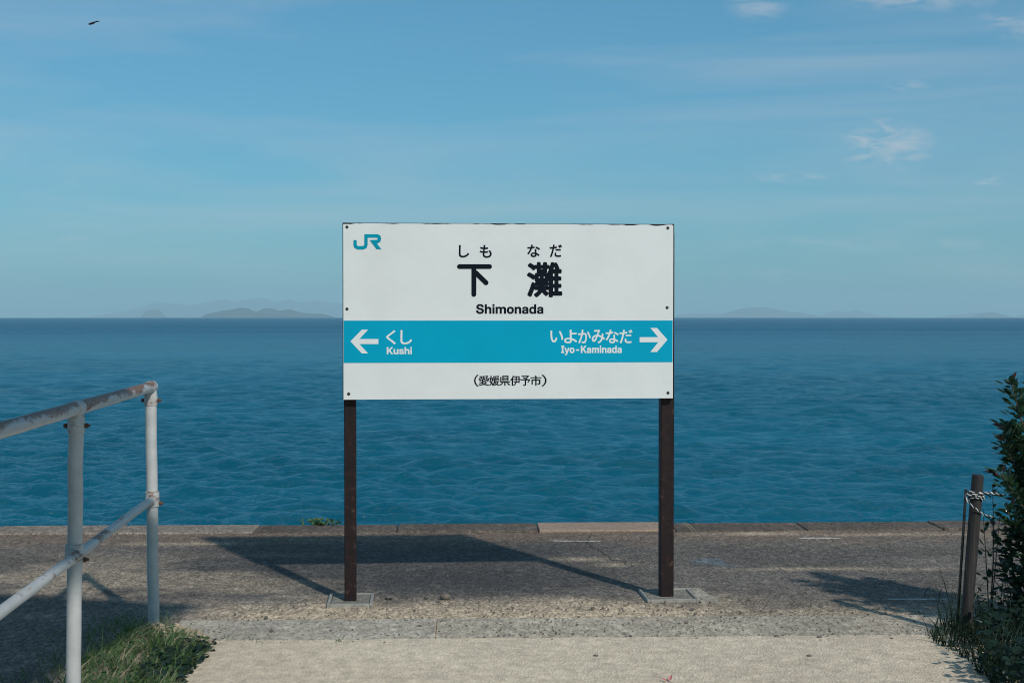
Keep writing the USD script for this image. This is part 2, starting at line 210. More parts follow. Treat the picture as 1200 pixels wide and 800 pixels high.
    'Shimonada': '1888 50 1887 66 1890 81 1897 94 1910 106 1926 114 1945 119 2005 127 2014 130 2018 135 2020 141 2017 155 2011 163 2002 168 1990 171 1972 170 1961 166 1950 158 1945 146 1942 143 1896 145 1894 147 1894 152 1898 166 1906 180 1920 194 1933 202 1954 209 1974 212 1996 212 2011 210 2032 204 2048 195 2061 182 2069 167 2073 149 2073 3 2072 0 2068 -1 2022 0 2021 2 2021 22 2019 24 2003 8 1985 -1 1968 -4 1949 -4 1931 -1 1911 8 1899 19 1891 33;1939 55 1943 45 1949 40 1957 36 1966 34 1980 34 1993 37 2005 43 2012 50 2017 59 2020 70 2020 94 2016 96 2003 92 1966 86 1955 82 1942 71 1939 63|1648 92 1648 126 1655 155 1668 179 1682 194 1693 202 1708 209 1729 213 1743 213 1760 210 1775 203 1796 184 1798 186 1798 289 1801 291 1851 290 1851 1 1801 0 1799 3 1799 27 1798 28 1781 10 1768 2 1757 -2 1744 -4 1728 -4 1702 2 1680 16 1666 32 1653 59 1649 76;1701 99 1703 83 1707 70 1713 58 1724 47 1743 40 1757 40 1768 43 1779 49 1787 57 1797 77 1800 90 1801 109 1796 135 1787 152 1779 160 1770 165 1756 169 1744 169 1733 166 1718 157 1707 139 1702 120|1427 50 1426 66 1429 81 1436 94 1449 106 1465 114 1484 119 1544 127 1553 130 1557 135 1559 141 1556 155 1550 163 1541 168 1529 171 1511 170 1500 166 1489 158 1484 146 1481 143 1435 145 1433 147 1433 152 1437 166 1445 180 1459 194 1472 202 1493 209 1513 212 1535 212 1550 210 1571 204 1587 195 1600 182 1608 167 1612 149 1612 3 1611 0 1607 -1 1561 0 1560 2 1560 22 1558 24 1542 8 1524 -1 1507 -4 1488 -4 1470 -1 1450 8 1438 19 1430 33;1478 55 1482 45 1488 40 1496 36 1505 34 1519 34 1532 37 1544 43 1551 50 1556 59 1559 70 1559 94 1555 96 1542 92 1505 86 1494 82 1481 71 1478 63|1201 2 1200 206 1203 208 1251 208 1253 205 1254 179 1275 200 1285 206 1302 211 1326 212 1338 210 1348 207 1365 197 1374 188 1380 179 1385 169 1390 149 1391 3 1390 0 1385 -1 1343 -1 1337 1 1336 134 1331 148 1322 159 1314 163 1303 166 1285 165 1275 161 1265 154 1260 146 1256 136 1254 126 1254 3 1253 1 1248 -1 1206 -1|959 92 958 115 960 130 964 146 972 164 987 184 1000 195 1020 206 1038 211 1053 213 1085 211 1108 204 1125 194 1140 180 1149 168 1159 147 1164 126 1164 82 1158 58 1151 43 1141 29 1124 13 1106 3 1086 -3 1072 -5 1043 -4 1020 2 1001 12 985 26 973 42 963 65;1012 98 1014 83 1018 70 1023 59 1033 48 1044 42 1055 39 1068 39 1077 41 1089 47 1098 56 1105 69 1108 78 1111 94 1111 114 1108 130 1104 141 1097 153 1091 159 1079 166 1068 169 1056 169 1042 165 1033 160 1026 153 1018 138 1013 119|614 206 617 209 664 209 666 206 666 180 668 178 687 200 703 209 721 213 741 212 755 208 768 200 776 192 784 177 787 175 795 187 806 198 821 207 834 211 846 213 868 212 885 207 894 202 908 189 913 182 919 169 922 156 923 2 920 0 872 0 869 2 869 133 867 144 862 155 852 163 842 167 827 168 816 165 807 160 800 151 795 139 794 2 791 0 744 0 742 3 741 142 737 153 726 163 717 167 702 168 691 165 682 160 673 148 669 137 668 2 665 0 616 0 614 3|512 271 517 284 523 290 538 296 548 296 560 292 569 284 574 271 574 262 569 249 563 243 548 237 538 237 526 241 518 248 513 257|516 206 519 209 567 209 570 206 570 3 567 0 519 0 516 3|282 2 281 287 284 290 332 290 335 287 335 181 339 181 351 196 366 206 383 211 407 212 429 207 445 198 458 184 466 169 472 141 472 3 470 0 466 -1 424 -1 418 1 418 126 416 138 410 152 400 161 384 166 372 166 360 163 348 156 341 146 336 132 335 2 329 -1 287 -1|17 70 15 90 18 93 68 93 73 73 79 62 87 54 96 49 115 43 141 42 153 44 162 47 178 56 184 64 189 77 189 86 184 99 172 109 158 115 79 135 59 144 47 152 34 165 26 179 21 200 22 223 30 247 39 260 48 269 57 276 76 286 97 292 118 295 142 295 167 291 195 280 216 263 228 246 234 231 237 215 237 206 234 203 188 203 185 205 182 218 173 233 155 244 137 248 121 248 110 246 90 237 83 230 79 222 77 215 77 206 84 191 98 182 117 175 171 163 194 155 218 141 230 129 237 118 242 105 244 92 244 75 241 58 233 40 217 21 193 6 161 -3 144 -5 118 -5 86 0 59 11 46 20 35 31 21 55',
    'Kushi': '970 271 975 284 981 290 996 296 1006 296 1018 292 1027 284 1032 271 1032 262 1027 249 1021 243 1006 237 996 237 984 241 976 248 971 257|974 206 977 209 1025 209 1028 206 1028 3 1025 0 977 0 974 3|740 2 739 287 742 290 790 290 793 287 793 181 797 181 809 196 824 206 841 211 865 212 887 207 903 198 916 184 924 169 930 141 930 3 928 0 924 -1 882 -1 876 1 876 126 874 138 868 152 857 161 842 166 830 166 818 163 806 156 799 146 794 132 793 2 787 -1 745 -1|522 61 525 63 573 64 579 49 587 41 595 37 607 34 622 34 634 37 641 40 648 47 651 55 649 66 639 75 621 81 588 87 566 93 549 102 534 117 529 127 526 141 527 161 536 182 551 197 568 206 586 211 601 213 623 213 638 211 658 205 674 196 688 182 695 170 699 157 700 150 697 146 652 145 650 147 647 158 639 167 631 171 620 174 607 174 592 169 584 163 580 153 580 148 583 141 592 133 605 128 647 120 668 114 685 105 697 93 702 84 705 71 704 49 695 28 680 13 662 3 635 -4 603 -5 575 0 556 8 547 14 535 26 526 41 522 55|297 66 296 205 297 208 302 209 344 209 350 206 351 73 356 60 366 48 375 44 384 42 401 43 414 48 424 57 431 73 433 86 433 207 439 209 481 209 486 208 487 205 487 3 485 0 436 0 434 3 434 27 432 29 412 8 390 -2 377 -4 361 -4 339 1 323 10 308 27 299 48|24 288 27 291 77 291 80 289 80 157 82 155 198 290 201 291 264 290 262 284 163 173 158 164 267 5 268 2 266 0 207 0 204 1 120 125 117 125 110 118 80 82 80 2 77 0 27 0 24 2',
    'Iyo-Kaminada': '2529 50 2528 66 2531 81 2538 94 2551 106 2567 114 2586 119 2646 127 2655 130 2659 135 2661 141 2658 155 2652 163 2643 168 2631 171 2613 170 2602 166 2591 158 2586 146 2583 143 2537 145 2535 147 2535 152 2539 166 2547 180 2561 194 2574 202 2595 209 2615 212 2637 212 2652 210 2673 204 2689 195 2702 182 2710 167 2714 149 2714 3 2713 0 2709 -1 2663 0 2662 2 2662 22 2660 24 2644 8 2626 -1 2609 -4 2590 -4 2572 -1 2552 8 2540 19 2532 33;2580 55 2584 45 2589 40 2598 36 2607 34 2621 34 2634 37 2646 43 2653 50 2658 59 2661 70 2661 94 2657 96 2644 92 2607 86 2596 82 2583 71 2580 63|2289 92 2289 126 2296 155 2309 179 2323 194 2334 202 2349 209 2370 213 2384 213 2401 210 2416 203 2437 184 2439 186 2439 289 2442 291 2492 290 2492 1 2442 0 2440 3 2440 27 2439 28 2422 10 2409 2 2398 -2 2385 -4 2369 -4 2343 2 2321 16 2307 32 2294 59 2290 76;2342 99 2344 83 2348 70 2354 58 2365 47 2384 40 2398 40 2409 43 2420 49 2428 57 2438 77 2441 90 2442 109 2437 135 2428 152 2420 160 2411 165 2397 169 2385 169 2374 166 2359 157 2348 139 2343 120|2068 50 2067 66 2070 81 2077 94 2090 106 2106 114 2125 119 2185 127 2194 130 2198 135 2200 141 2197 155 2191 163 2182 168 2170 171 2152 170 2141 166 2130 158 2125 146 2122 143 2076 145 2074 147 2074 152 2078 166 2086 180 2100 194 2113 202 2134 209 2154 212 2176 212 2191 210 2212 204 2228 195 2241 182 2249 167 2253 149 2253 3 2252 0 2248 -1 2202 0 2201 2 2201 22 2199 24 2183 8 2165 -1 2148 -4 2129 -4 2111 -1 2091 8 2079 19 2071 33;2119 55 2123 45 2128 40 2137 36 2146 34 2160 34 2173 37 2185 43 2192 50 2197 59 2200 70 2200 94 2196 96 2183 92 2146 86 2135 82 2122 71 2119 63|1842 2 1841 206 1844 208 1892 208 1894 205 1895 179 1916 200 1926 206 1943 211 1967 212 1979 210 1989 207 2006 197 2015 188 2021 179 2026 169 2031 149 2032 3 2031 0 2026 -1 1984 -1 1978 1 1977 134 1972 148 1963 159 1955 163 1944 166 1926 165 1916 161 1906 154 1901 146 1897 136 1895 126 1895 3 1894 1 1889 -1 1847 -1|1740 261 1739 271 1744 284 1753 292 1765 296 1775 296 1790 290 1796 284 1801 271 1801 262 1796 249 1787 241 1775 237 1765 237 1753 241 1745 248|1743 206 1746 209 1794 209 1797 206 1797 3 1794 0 1746 0 1743 3|1390 206 1393 209 1440 209 1442 206 1442 180 1444 178 1463 200 1479 209 1497 213 1517 212 1531 208 1544 200 1552 192 1560 177 1563 175 1571 187 1582 198 1597 207 1610 211 1622 213 1644 212 1661 207 1670 202 1684 189 1689 182 1695 169 1698 156 1699 2 1696 0 1648 0 1645 2 1645 133 1643 144 1638 155 1628 163 1618 167 1603 168 1592 165 1583 160 1576 151 1571 139 1570 2 1567 0 1520 0 1518 3 1517 142 1513 153 1502 163 1493 167 1478 168 1467 165 1458 160 1449 148 1445 137 1444 2 1441 0 1392 0 1390 3|1161 50 1160 66 1163 81 1170 94 1183 106 1199 114 1218 119 1278 127 1287 130 1291 135 1293 141 1290 155 1284 163 1275 168 1263 171 1245 170 1234 166 1223 158 1218 146 1215 143 1169 145 1167 147 1167 152 1171 166 1179 180 1193 194 1206 202 1227 209 1247 212 1269 212 1284 210 1305 204 1321 195 1334 182 1342 167 1346 149 1346 3 1345 0 1341 -1 1295 0 1294 2 1294 22 1292 24 1276 8 1258 -1 1241 -4 1222 -4 1204 -1 1184 8 1172 19 1164 33;1212 55 1216 45 1222 40 1230 36 1239 34 1253 34 1266 37 1278 43 1285 50 1290 59 1293 70 1293 94 1289 96 1276 92 1239 86 1228 82 1215 71 1212 63|897 288 900 291 950 291 953 289 953 157 955 155 1071 290 1074 291 1137 290 1135 284 1036 173 1031 164 1140 5 1141 2 1139 0 1080 0 1077 1 993 125 990 125 983 118 953 82 953 2 950 0 900 0 897 2|680 96 679 135 681 138 807 138 810 136 810 97 808 94 682 94|397 92 396 115 398 130 402 146 410 164 425 184 438 195 458 206 476 211 508 213 523 211 546 204 563 194 578 180 587 168 597 147 602 126 602 82 596 58 589 43 579 29 562 13 544 3 524 -3 510 -5 481 -4 458 2 439 12 423 26 411 42 401 65;450 98 452 83 456 70 461 59 471 48 482 42 493 39 506 39 515 41 527 47 536 56 543 69 546 78 549 94 549 114 546 130 542 141 535 153 529 159 517 166 506 169 494 169 480 165 471 160 464 153 456 138 451 119|165 206 168 208 218 208 222 205 262 88 269 62 272 59 274 61 290 114 323 207 326 208 376 208 378 207 375 195 284 -41 276 -55 263 -69 250 -77 241 -80 229 -82 191 -82 186 -80 188 -40 191 -38 219 -38 227 -35 236 -22 243 -3 243 3|13 288 16 291 144 291 147 289 147 247 144 245 111 245 108 242 108 49 111 46 144 46 147 44 147 3 145 0 16 0 13 2 13 44 16 46 49 46 52 49 52 242 49 245 16 245 13 247',
}

# ground: exposed-aggregate asphalt whose tone follows a painted-on wear map (dust, tarry patches, darkening round the sign shadow), grains from voronoi cells
def stone_ground(name, dark, light, grain, contrast, dust_color=None, fine=0.5, rough=0.9, cell=85.0, white=0.0, blot=0.25):
    nodes = {
        'g': ('geometry', {}),
        'v1': ('voronoi_texture', {'scale': cell, 'feature': 'f1'}), 'v2': ('voronoi_texture', {'scale': cell * 0.42, 'feature': 'f1'}),
        'bw1': ('separate_color', {}), 'bw2': ('separate_color', {}),
        'c1': ('map_range', {'from_min': 0.0, 'from_max': 1.0, 'to_min': 1 - contrast, 'to_max': 1 + contrast, 'clamp': True}),
        'c2': ('map_range', {'from_min': 0.55, 'from_max': 1.0, 'to_min': 1.0, 'to_max': 1 + contrast * 0.9, 'clamp': True}),
        'n1': ('noise_texture', {'scale': 1.1, 'detail': 6.0, 'roughness': 0.62}),
        'n2': ('noise_texture', {'scale': 14.0, 'detail': 5.0, 'roughness': 0.65}),
        'n3': ('noise_texture', {'scale': 320.0, 'detail': 2.0}),
        'base': ('rgb_ramp', {'ramp': [(0.30, dark), (0.70, light)]}),
        'b1': ('map_range', {'from_min': 0.3, 'from_max': 0.7, 'to_min': 1 - blot, 'to_max': 1 + blot, 'clamp': True}),
        'b3': ('map_range', {'from_min': 0.3, 'from_max': 0.7, 'to_min': 1 - fine, 'to_max': 1 + fine, 'clamp': True}),
        'k1': ('math', {'math_type': 'multiply'}), 'k2': ('math', {'math_type': 'multiply'}), 'k3': ('math', {'math_type': 'multiply'}),
        'kc': ('combine_xyz', {}),
        'col': ('mix', {'mix_type': 'multiply', 'fac': 1.0}),
        'h': ('math', {'math_type': 'add'}),
        'hb': ('bump', {'strength': 0.55, 'distance': 0.006}),
        'p': ('principled_bsdf', {'roughness': rough, 'specular_ior_level': 0.25}),
    }
    nodes['mp'] = ('mapping', {'scale': (1.0, 0.5, 1.0)})
    links = [('g.position', f'{t}.vector') for t in ('n1', 'n2', 'n3')] + [('g.position', 'mp.vector'), ('mp.vector', 'v1.vector'), ('mp.vector', 'v2.vector')]
    links += [('v1.color', 'bw1.color'), ('v2.color', 'bw2.color'), ('bw1.r', 'c1.value'), ('bw2.r', 'c2.value'), ('n1.fac', 'base.fac'),
              ('n2.fac', 'b1.value'), ('n3.fac', 'b3.value'), ('c1.result', 'k1.value1'), ('c2.result', 'k1.value2'),
              ('k1.value', 'k2.value1'), ('b1.result', 'k2.value2'), ('k2.value', 'k3.value1'), ('b3.result', 'k3.value2'),
              ('k3.value', 'kc.x'), ('k3.value', 'kc.y'), ('k3.value', 'kc.z'), ('kc.vector', 'col.color2'),
              ('v1.distance', 'h.value1'), ('n2.fac', 'h.value2'), ('h.value', 'hb.height'), ('hb.normal', 'p.normal'), ('col.color', 'p.base_color')]
    if dust_color is not None:
        nodes |= {'wear': ('attribute', {'attribute': 'dust'}), 'tar_and_shade': ('attribute', {'attribute': 'tar_and_shade'}), 'rusty': ('attribute', {'attribute': 'brown'}),
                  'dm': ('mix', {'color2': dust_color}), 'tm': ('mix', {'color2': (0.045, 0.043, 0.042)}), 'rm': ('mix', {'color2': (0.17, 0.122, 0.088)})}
        links += [('base.color', 'tm.color1'), ('tar_and_shade.fac', 'tm.fac'), ('tm.color', 'rm.color1'), ('rusty.fac', 'rm.fac'), ('rm.color', 'dm.color1'), ('wear.fac', 'dm.fac'), ('dm.color', 'col.color1')]
    else:
        links += [('base.color', 'col.color1')]
    return M(name, nodes, links)

MAT = {}
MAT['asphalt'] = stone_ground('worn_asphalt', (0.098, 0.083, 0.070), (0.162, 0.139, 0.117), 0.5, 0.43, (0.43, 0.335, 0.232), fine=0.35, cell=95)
MAT['path'] = stone_ground('path_concrete', (0.52, 0.425, 0.315), (0.62, 0.515, 0.385), 0.5, 0.10, None, fine=0.22, cell=110, blot=0.2)
MAT['strip'] = stone_ground('grey_aggregate', (0.31, 0.265, 0.205), (0.43, 0.37, 0.285), 0.5, 0.26, None, fine=0.35, cell=72, blot=0.2)
MAT['slab'] = stone_ground('grey_slab', (0.33, 0.29, 0.232), (0.43, 0.375, 0.30), 0.5, 0.22, None, fine=0.35, cell=70, blot=0.22)
MAT['coping'] = stone_ground('coping_stone', (0.072, 0.056, 0.044), (0.13, 0.104, 0.082), 0.5, 0.4, None, fine=0.4, cell=80)
MAT['coping_tan'] = stone_ground('coping_tan', (0.17, 0.14, 0.11), (0.24, 0.20, 0.16), 0.5, 0.35, None, fine=0.4, cell=80)
MAT['coping_pink'] = stone_ground('coping_pink', (0.27, 0.195, 0.145), (0.33, 0.24, 0.18), 0.5, 0.12, None, fine=0.25, cell=80, blot=0.12)
MAT['footing'] = stone_ground('footing_concrete', (0.14, 0.135, 0.115), (0.24, 0.22, 0.18), 0.5, 0.25, None, fine=0.35, cell=120)
MAT['footing_rim'] = plain('footing_rim', (0.26, 0.25, 0.22), 0.8, 0.3, 30)
MAT['footing_tan'] = stone_ground('footing_tan', (0.27, 0.235, 0.185), (0.34, 0.30, 0.24), 0.5, 0.25, None, fine=0.35, cell=100)
MAT['pebble'] = plain('pebble', (0.13, 0.11, 0.09), 0.85, 0.35, 40)
MAT['wall'] = plain('seawall_concrete', (0.28, 0.26, 0.23), 0.9, 0.3, 3)
MAT['white_line'] = plain('worn_white_paint', (0.46, 0.43, 0.38), 0.85, 0.4, 40)
MAT['blue_stain'] = plain('faded_blue_paint', (0.13, 0.155, 0.17), 0.9, 0.4, 25)

# ------------------------------------------------------------------ the sea: one sheet curved like the earth, real waves near the shore
SEA_Z, RE, SEA_FAR = -8.0, 6.371e6, 66000.0
def sea_level(d): return SEA_Z - d * d / (2 * RE)
rng = np.random.default_rng(11)
near = np.arange(16.0, 46.0, 1.0)
rows = [near]
d = 46.0
rr = []
while d < SEA_FAR:
    rr.append(d); d *= 1 + min(0.0027 * max(d / 190, 1) ** 0.72, 0.03)
rows = np.concatenate([near, rr, [SEA_FAR]])
fan = np.concatenate([np.linspace(-85, -27, 30)[:-1], np.linspace(-27, 27, 500), np.linspace(27, 85, 30)[1:]]) * PI / 180
A, D = np.meshgrid(fan, rows)
X, Y = D * np.sin(A), D * np.cos(A)
Z = np.zeros_like(X)
cell = np.gradient(rows)[:, None] + 0 * X
NW = 110
for k in range(NW):
    lam = 0.42 * (6.0 / 0.42) ** (k / (NW - 1)) * rng.uniform(0.9, 1.1)
    th = rng.normal(0, 0.38) + 0.08
    kx, ky = 2 * PI / lam * math.sin(th), 2 * PI / lam * math.cos(th)
    amp = 0.0130 * lam ** 0.52 * rng.uniform(0.6, 1.3)
    fade = np.clip((lam / cell - 2.5) / 3.0, 0, 1)
    ph = kx * X + ky * Y + rng.uniform(0, 2 * PI)
    s = np.sin(ph)
    Z += amp * fade * (s - 0.25 * np.cos(2 * ph))
# gusts: patches of rougher and calmer water
gust = meshkit.fbm(np.stack([X / 26, Y / 40, 0 * X], -1), 3, 5)
Z *= 0.62 + 0.85 * gust
P = np.stack([X, Y, sea_level(D) + Z], -1).reshape(-1, 3)
nr, nc = X.shape; ii = np.arange(nr * nc).reshape(nr, nc)
q = np.stack([ii[:-1, :-1], ii[1:, :-1], ii[1:, 1:], ii[:-1, 1:]], -1).reshape(-1, 4)[:, ::-1]
MAT['water'] = M('sea_water', {
    'g': ('geometry', {}), 'm1': ('mapping', {'scale': (0.8, 1.25, 1.0)}),
    'n1': ('noise_texture', {'scale': 2.6, 'detail': 5.0, 'roughness': 0.6, 'distortion': 0.25}),
    'b1': ('bump', {'strength': 1.0, 'distance': 0.26}),
    # wind streaks and slicks of every size: they change the roughness and a little the tone of the water
    'm2': ('mapping', {'scale': (0.45, 1.0, 1.0), 'rotation': (0, 0, 0.12)}),
    'n2': ('noise_texture', {'scale': 0.006, 'detail': 11.0, 'roughness': 0.80, 'distortion': 0.4}),
    'c': ('rgb_ramp', {'ramp': [(0.34, (0.000, 0.070, 0.112)), (0.5, (0.000, 0.110, 0.170)), (0.66, (0.000, 0.156, 0.235))]}),
    'rr': ('map_range', {'from_min': 0.35, 'from_max': 0.65, 'to_min': 0.05, 'to_max': 0.22, 'clamp': True}),
    # light scattered back from inside the water does not follow the small slopes; the mirror of the sky does
    'up': ('combine_xyz', {'x': 0.0, 'y': 0.0, 'z': 1.0}), 'd': ('diffuse_bsdf', {}), 's': ('glossy_bsdf', {'color': (0.88, 0.95, 0.97)}), 'f': ('fresnel', {'IOR': 1.333}), 'm': ('mix_closure', {}),
    # offshore the wind is stronger and the water deeper: a rougher, darker blue sea that mirrors less of the low sky
    'xyz': ('separate_xyz', {}), 'off': ('map_range', {'range_type': 'smoothstep', 'from_min': 60.0, 'from_max': 1100.0, 'to_min': 0.0, 'to_max': 1.0, 'clamp': True}),
    'ra': ('math', {'math_type': 'multiply_add', 'value2': 0.25}), 'fk': ('map_range', {'from_min': 0.0, 'from_max': 1.0, 'to_min': 1.0, 'to_max': 0.42}), 'fm': ('math', {'math_type': 'multiply'}),
    'deep': ('mix', {'color2': (0.0, 0.098, 0.182)}), 'dk': ('math', {'math_type': 'multiply', 'value2': 0.8})},
    [('g.position', 'm1.vector'), ('m1.vector', 'n1.vector'), ('n1.fac', 'b1.height'), ('b1.normal', 's.normal'), ('b1.normal', 'f.normal'), ('up.vector', 'd.normal'), ('g.position', 'm2.vector'), ('m2.vector', 'n2.vector'),
     ('n2.fac', 'c.fac'), ('c.color', 'deep.color1'), ('off.result', 'dk.value1'), ('dk.value', 'deep.fac'), ('deep.color', 'd.color'), ('n2.fac', 'rr.value'), ('rr.result', 'ra.value3'), ('off.result', 'ra.value1'), ('ra.value', 's.roughness'),
     ('g.position', 'xyz.vector'), ('xyz.y', 'off.value'), ('off.result', 'fk.value'), ('f.fac', 'fm.value1'), ('fk.result', 'fm.value2'), ('fm.value', 'm.fac'), ('d.BSDF', 'm.closure1'), ('s.BSDF', 'm.closure2')], surface='m.closure')
tag(obj('sea', (P, q), MAT['water'], smooth=True), kind='structure')

# ------------------------------------------------------------------ islands on the horizon
MAT['island'] = plain('island_forest', (0.040, 0.054, 0.052), 0.95, 0.7, 0.004)
def island(dist, profile, depth, seed, rough):
    pxs = np.array([p[0] for p in profile], float); tops = np.array([p[1] for p in profile], float)
    n, m = 150, 26
    u = np.linspace(pxs[0], pxs[-1], n); v = np.linspace(-1, 1, m)
    base = sea_level(dist)
    horizon = 400 - FPX * math.tan(PITCH)
    hz = np.interp(u, pxs, (horizon - tops) / FPX * dist) + EYE[2] - base
    hz = np.maximum(hz, 0)
    Xg = np.repeat(((u - 600) / FPX * dist)[None], m, 0)
    Yg = dist + np.repeat(v[:, None], n, 1) * depth
    cross = np.clip(1 - np.abs(v) ** 1.6, 0, 1)[:, None]
    nz = meshkit.fbm(np.stack([Xg / (depth * .5), Yg / (depth * .5), Xg * 0 + seed], -1), 5, seed) - 0.5
    Zg = hz[None] * cross * (1 + rough * nz * (1 - cross * 0.4)) + np.where(cross > 0, 8 * (nz), 0)
    Zg = np.maximum(Zg, 0) + base - 6
    P = np.stack([Xg, Yg, Zg], -1).reshape(-1, 3)
    i = np.arange(n * m).reshape(m, n)
    q = np.stack([i[:-1, :-1], i[:-1, 1:], i[1:, 1:], i[1:, :-1]], -1).reshape(-1, 4)
    tag(obj('island', (P, q), MAT['island'], smooth=True), kind='structure')
island(28000, [(240, 370.5), (244, 367), (252, 365.5), (262, 363.5), (270, 362.8), (282, 361), (290, 360.2), (297, 362.5), (302, 363.6), (310, 361.2), (318, 362), (326, 364.2),
               (338, 363), (350, 364.8), (364, 366.3), (378, 367), (386, 369), (389, 370.6)], 700, 1, 0.5)
island(40000, [(166, 370.5), (171, 365), (177, 362.5), (184, 362.2), (189, 365.5), (193, 370.5)], 500, 2, 0.3)
island(61000, [(105, 371), (130, 367), (160, 362), (175, 355.5), (192, 354), (210, 355), (220, 358.5), (236, 356), (252, 352), (262, 350.5), (275, 353), (292, 350.8), (312, 349.8), (322, 351.5),
               (340, 350.5), (352, 354), (372, 351.5), (392, 355), (412, 358), (440, 362), (470, 366), (520, 371)], 1500, 3, 0.3)
island(50000, [(838, 371.5), (850, 366), (862, 363), (875, 360.4), (890, 359.2), (905, 360.5), (915, 362.8), (925, 364.6), (938, 366), (952, 368), (965, 371.5)], 1200, 4, 0.3)
island(58000, [(780, 371), (800, 367.5), (830, 367), (862, 368), (960, 370), (970, 366.5), (982, 364), (994, 365.8), (1004, 362.8), (1014, 366), (1030, 369), (1052, 372)], 1000, 5, 0.3)
island(43000, [(1140, 371.8), (1148, 367.6), (1156, 366), (1166, 366), (1176, 368.2), (1185, 371.8)], 500, 6, 0.25)
island(58000, [(1095, 372), (1120, 368), (1145, 366), (1165, 367), (1185, 370.5), (1205, 366.5), (1240, 363), (1300, 365), (1350, 372)], 1000, 7, 0.25)

# the air over the sea
top, low, H = 780.0, sea_level(SEA_FAR) - 2.0, 68000.0
HAZE_DENSITY = 3.6e-5
MAT['haze'] = M('sea_air', {'v': ('principled_volume', {'color': (0.66, 0.925, 1.0), 'density': HAZE_DENSITY, 'anisotropy': 0.0})}, [], surface=None, volume='v.volume')
tag(obj('haze', bx(-H, H, -5000, H, low, top), MAT['haze']), kind='stuff')

# ------------------------------------------------------------------ the platform
YAW = math.radians(1.9)
CY, SY = math.cos(YAW), math.sin(YAW)
def uv_of(x, y): return x * CY + y * SY, -x * SY + y * CY
def xy_of(u, v): return u * CY - v * SY, u * SY + v * CY
def guv(px, py): g = ground(px, py); return uv_of(g[0], g[1])
V_EDGE = guv(600, 614.5)[1]
V_COP = V_EDGE - 0.36
V_STRIP1 = guv(600, 725)[1]
V_PATH = guv(600, 750)[1]

def smooth(a, b, x): t = np.clip((x - a) / (b - a), 0, 1); return t * t * (3 - 2 * t)
def asphalt_z(u, v):
    p = np.stack([u * 3, v * 3, 0 * u], -1)
    return 0.006 * (meshkit.fbm(p, 4, 3) - 0.5)
def asphalt_patch(us, vs):
    U, V = np.meshgrid(us, vs)
    x, y = xy_of(U, V)
    P = np.stack([x, y, asphalt_z(U, V)], -1).reshape(-1, 3)
    nx, ny = len(us), len(vs); i = np.arange(nx * ny).reshape(ny, nx)
    return P, np.stack([i[:-1, :-1], i[:-1, 1:], i[1:, 1:], i[1:, :-1]], -1).reshape(-1, 4), U.ravel(), V.ravel()
us = np.concatenate([np.linspace(-30, -4.2, 16)[:-1], np.arange(-4.2, 4.2, 0.035), np.linspace(4.2, 30, 16)])
vs = np.concatenate([np.linspace(-20, 4.4, 14)[:-1], np.arange(4.4, V_COP, 0.035), [V_COP]])
P, q, U, V = asphalt_patch(us, vs)
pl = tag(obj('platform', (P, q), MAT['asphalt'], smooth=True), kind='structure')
big = meshkit.fbm(np.stack([U * 1.3, V * 2.6, 0 * U], -1), 5, 21)
mid = meshkit.fbm(np.stack([U * 5, V * 8, 0 * U], -1), 4, 22)
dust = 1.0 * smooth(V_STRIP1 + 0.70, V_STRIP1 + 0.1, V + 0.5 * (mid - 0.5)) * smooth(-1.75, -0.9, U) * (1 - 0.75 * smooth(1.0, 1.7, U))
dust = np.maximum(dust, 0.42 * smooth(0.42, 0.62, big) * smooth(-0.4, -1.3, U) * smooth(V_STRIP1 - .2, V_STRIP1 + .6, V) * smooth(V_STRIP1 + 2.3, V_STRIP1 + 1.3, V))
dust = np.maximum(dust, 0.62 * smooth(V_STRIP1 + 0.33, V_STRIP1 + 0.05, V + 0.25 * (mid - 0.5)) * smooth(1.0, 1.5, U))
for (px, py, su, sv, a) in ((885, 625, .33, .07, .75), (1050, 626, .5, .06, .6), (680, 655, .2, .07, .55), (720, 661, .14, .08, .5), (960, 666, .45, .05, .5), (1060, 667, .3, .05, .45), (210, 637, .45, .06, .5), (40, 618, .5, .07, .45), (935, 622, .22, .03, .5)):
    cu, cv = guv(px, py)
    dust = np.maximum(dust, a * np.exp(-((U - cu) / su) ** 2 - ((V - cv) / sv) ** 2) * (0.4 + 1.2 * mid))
tar_and_shade = 0.72 * smooth(V_STRIP1 + 0.45, V_STRIP1 + 1.0, V + .3 * (mid - .5)) * smooth(-2.3, -1.3, U + .6 * (mid - .5)) * smooth(1.3, 0.3, U + .6 * (big - .5)) + 0.25 * smooth(0.5, 0.65, big)  # tarry patches, darkened further round the sign shadow to lower its contrast
tar_and_shade = np.clip(tar_and_shade, 0, 0.85)
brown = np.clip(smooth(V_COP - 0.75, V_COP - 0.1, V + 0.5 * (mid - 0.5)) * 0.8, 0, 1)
primvar(pl, 'dust', np.clip(dust, 0, 1)); primvar(pl, 'tar_and_shade', tar_and_shade); primvar(pl, 'brown', brown)

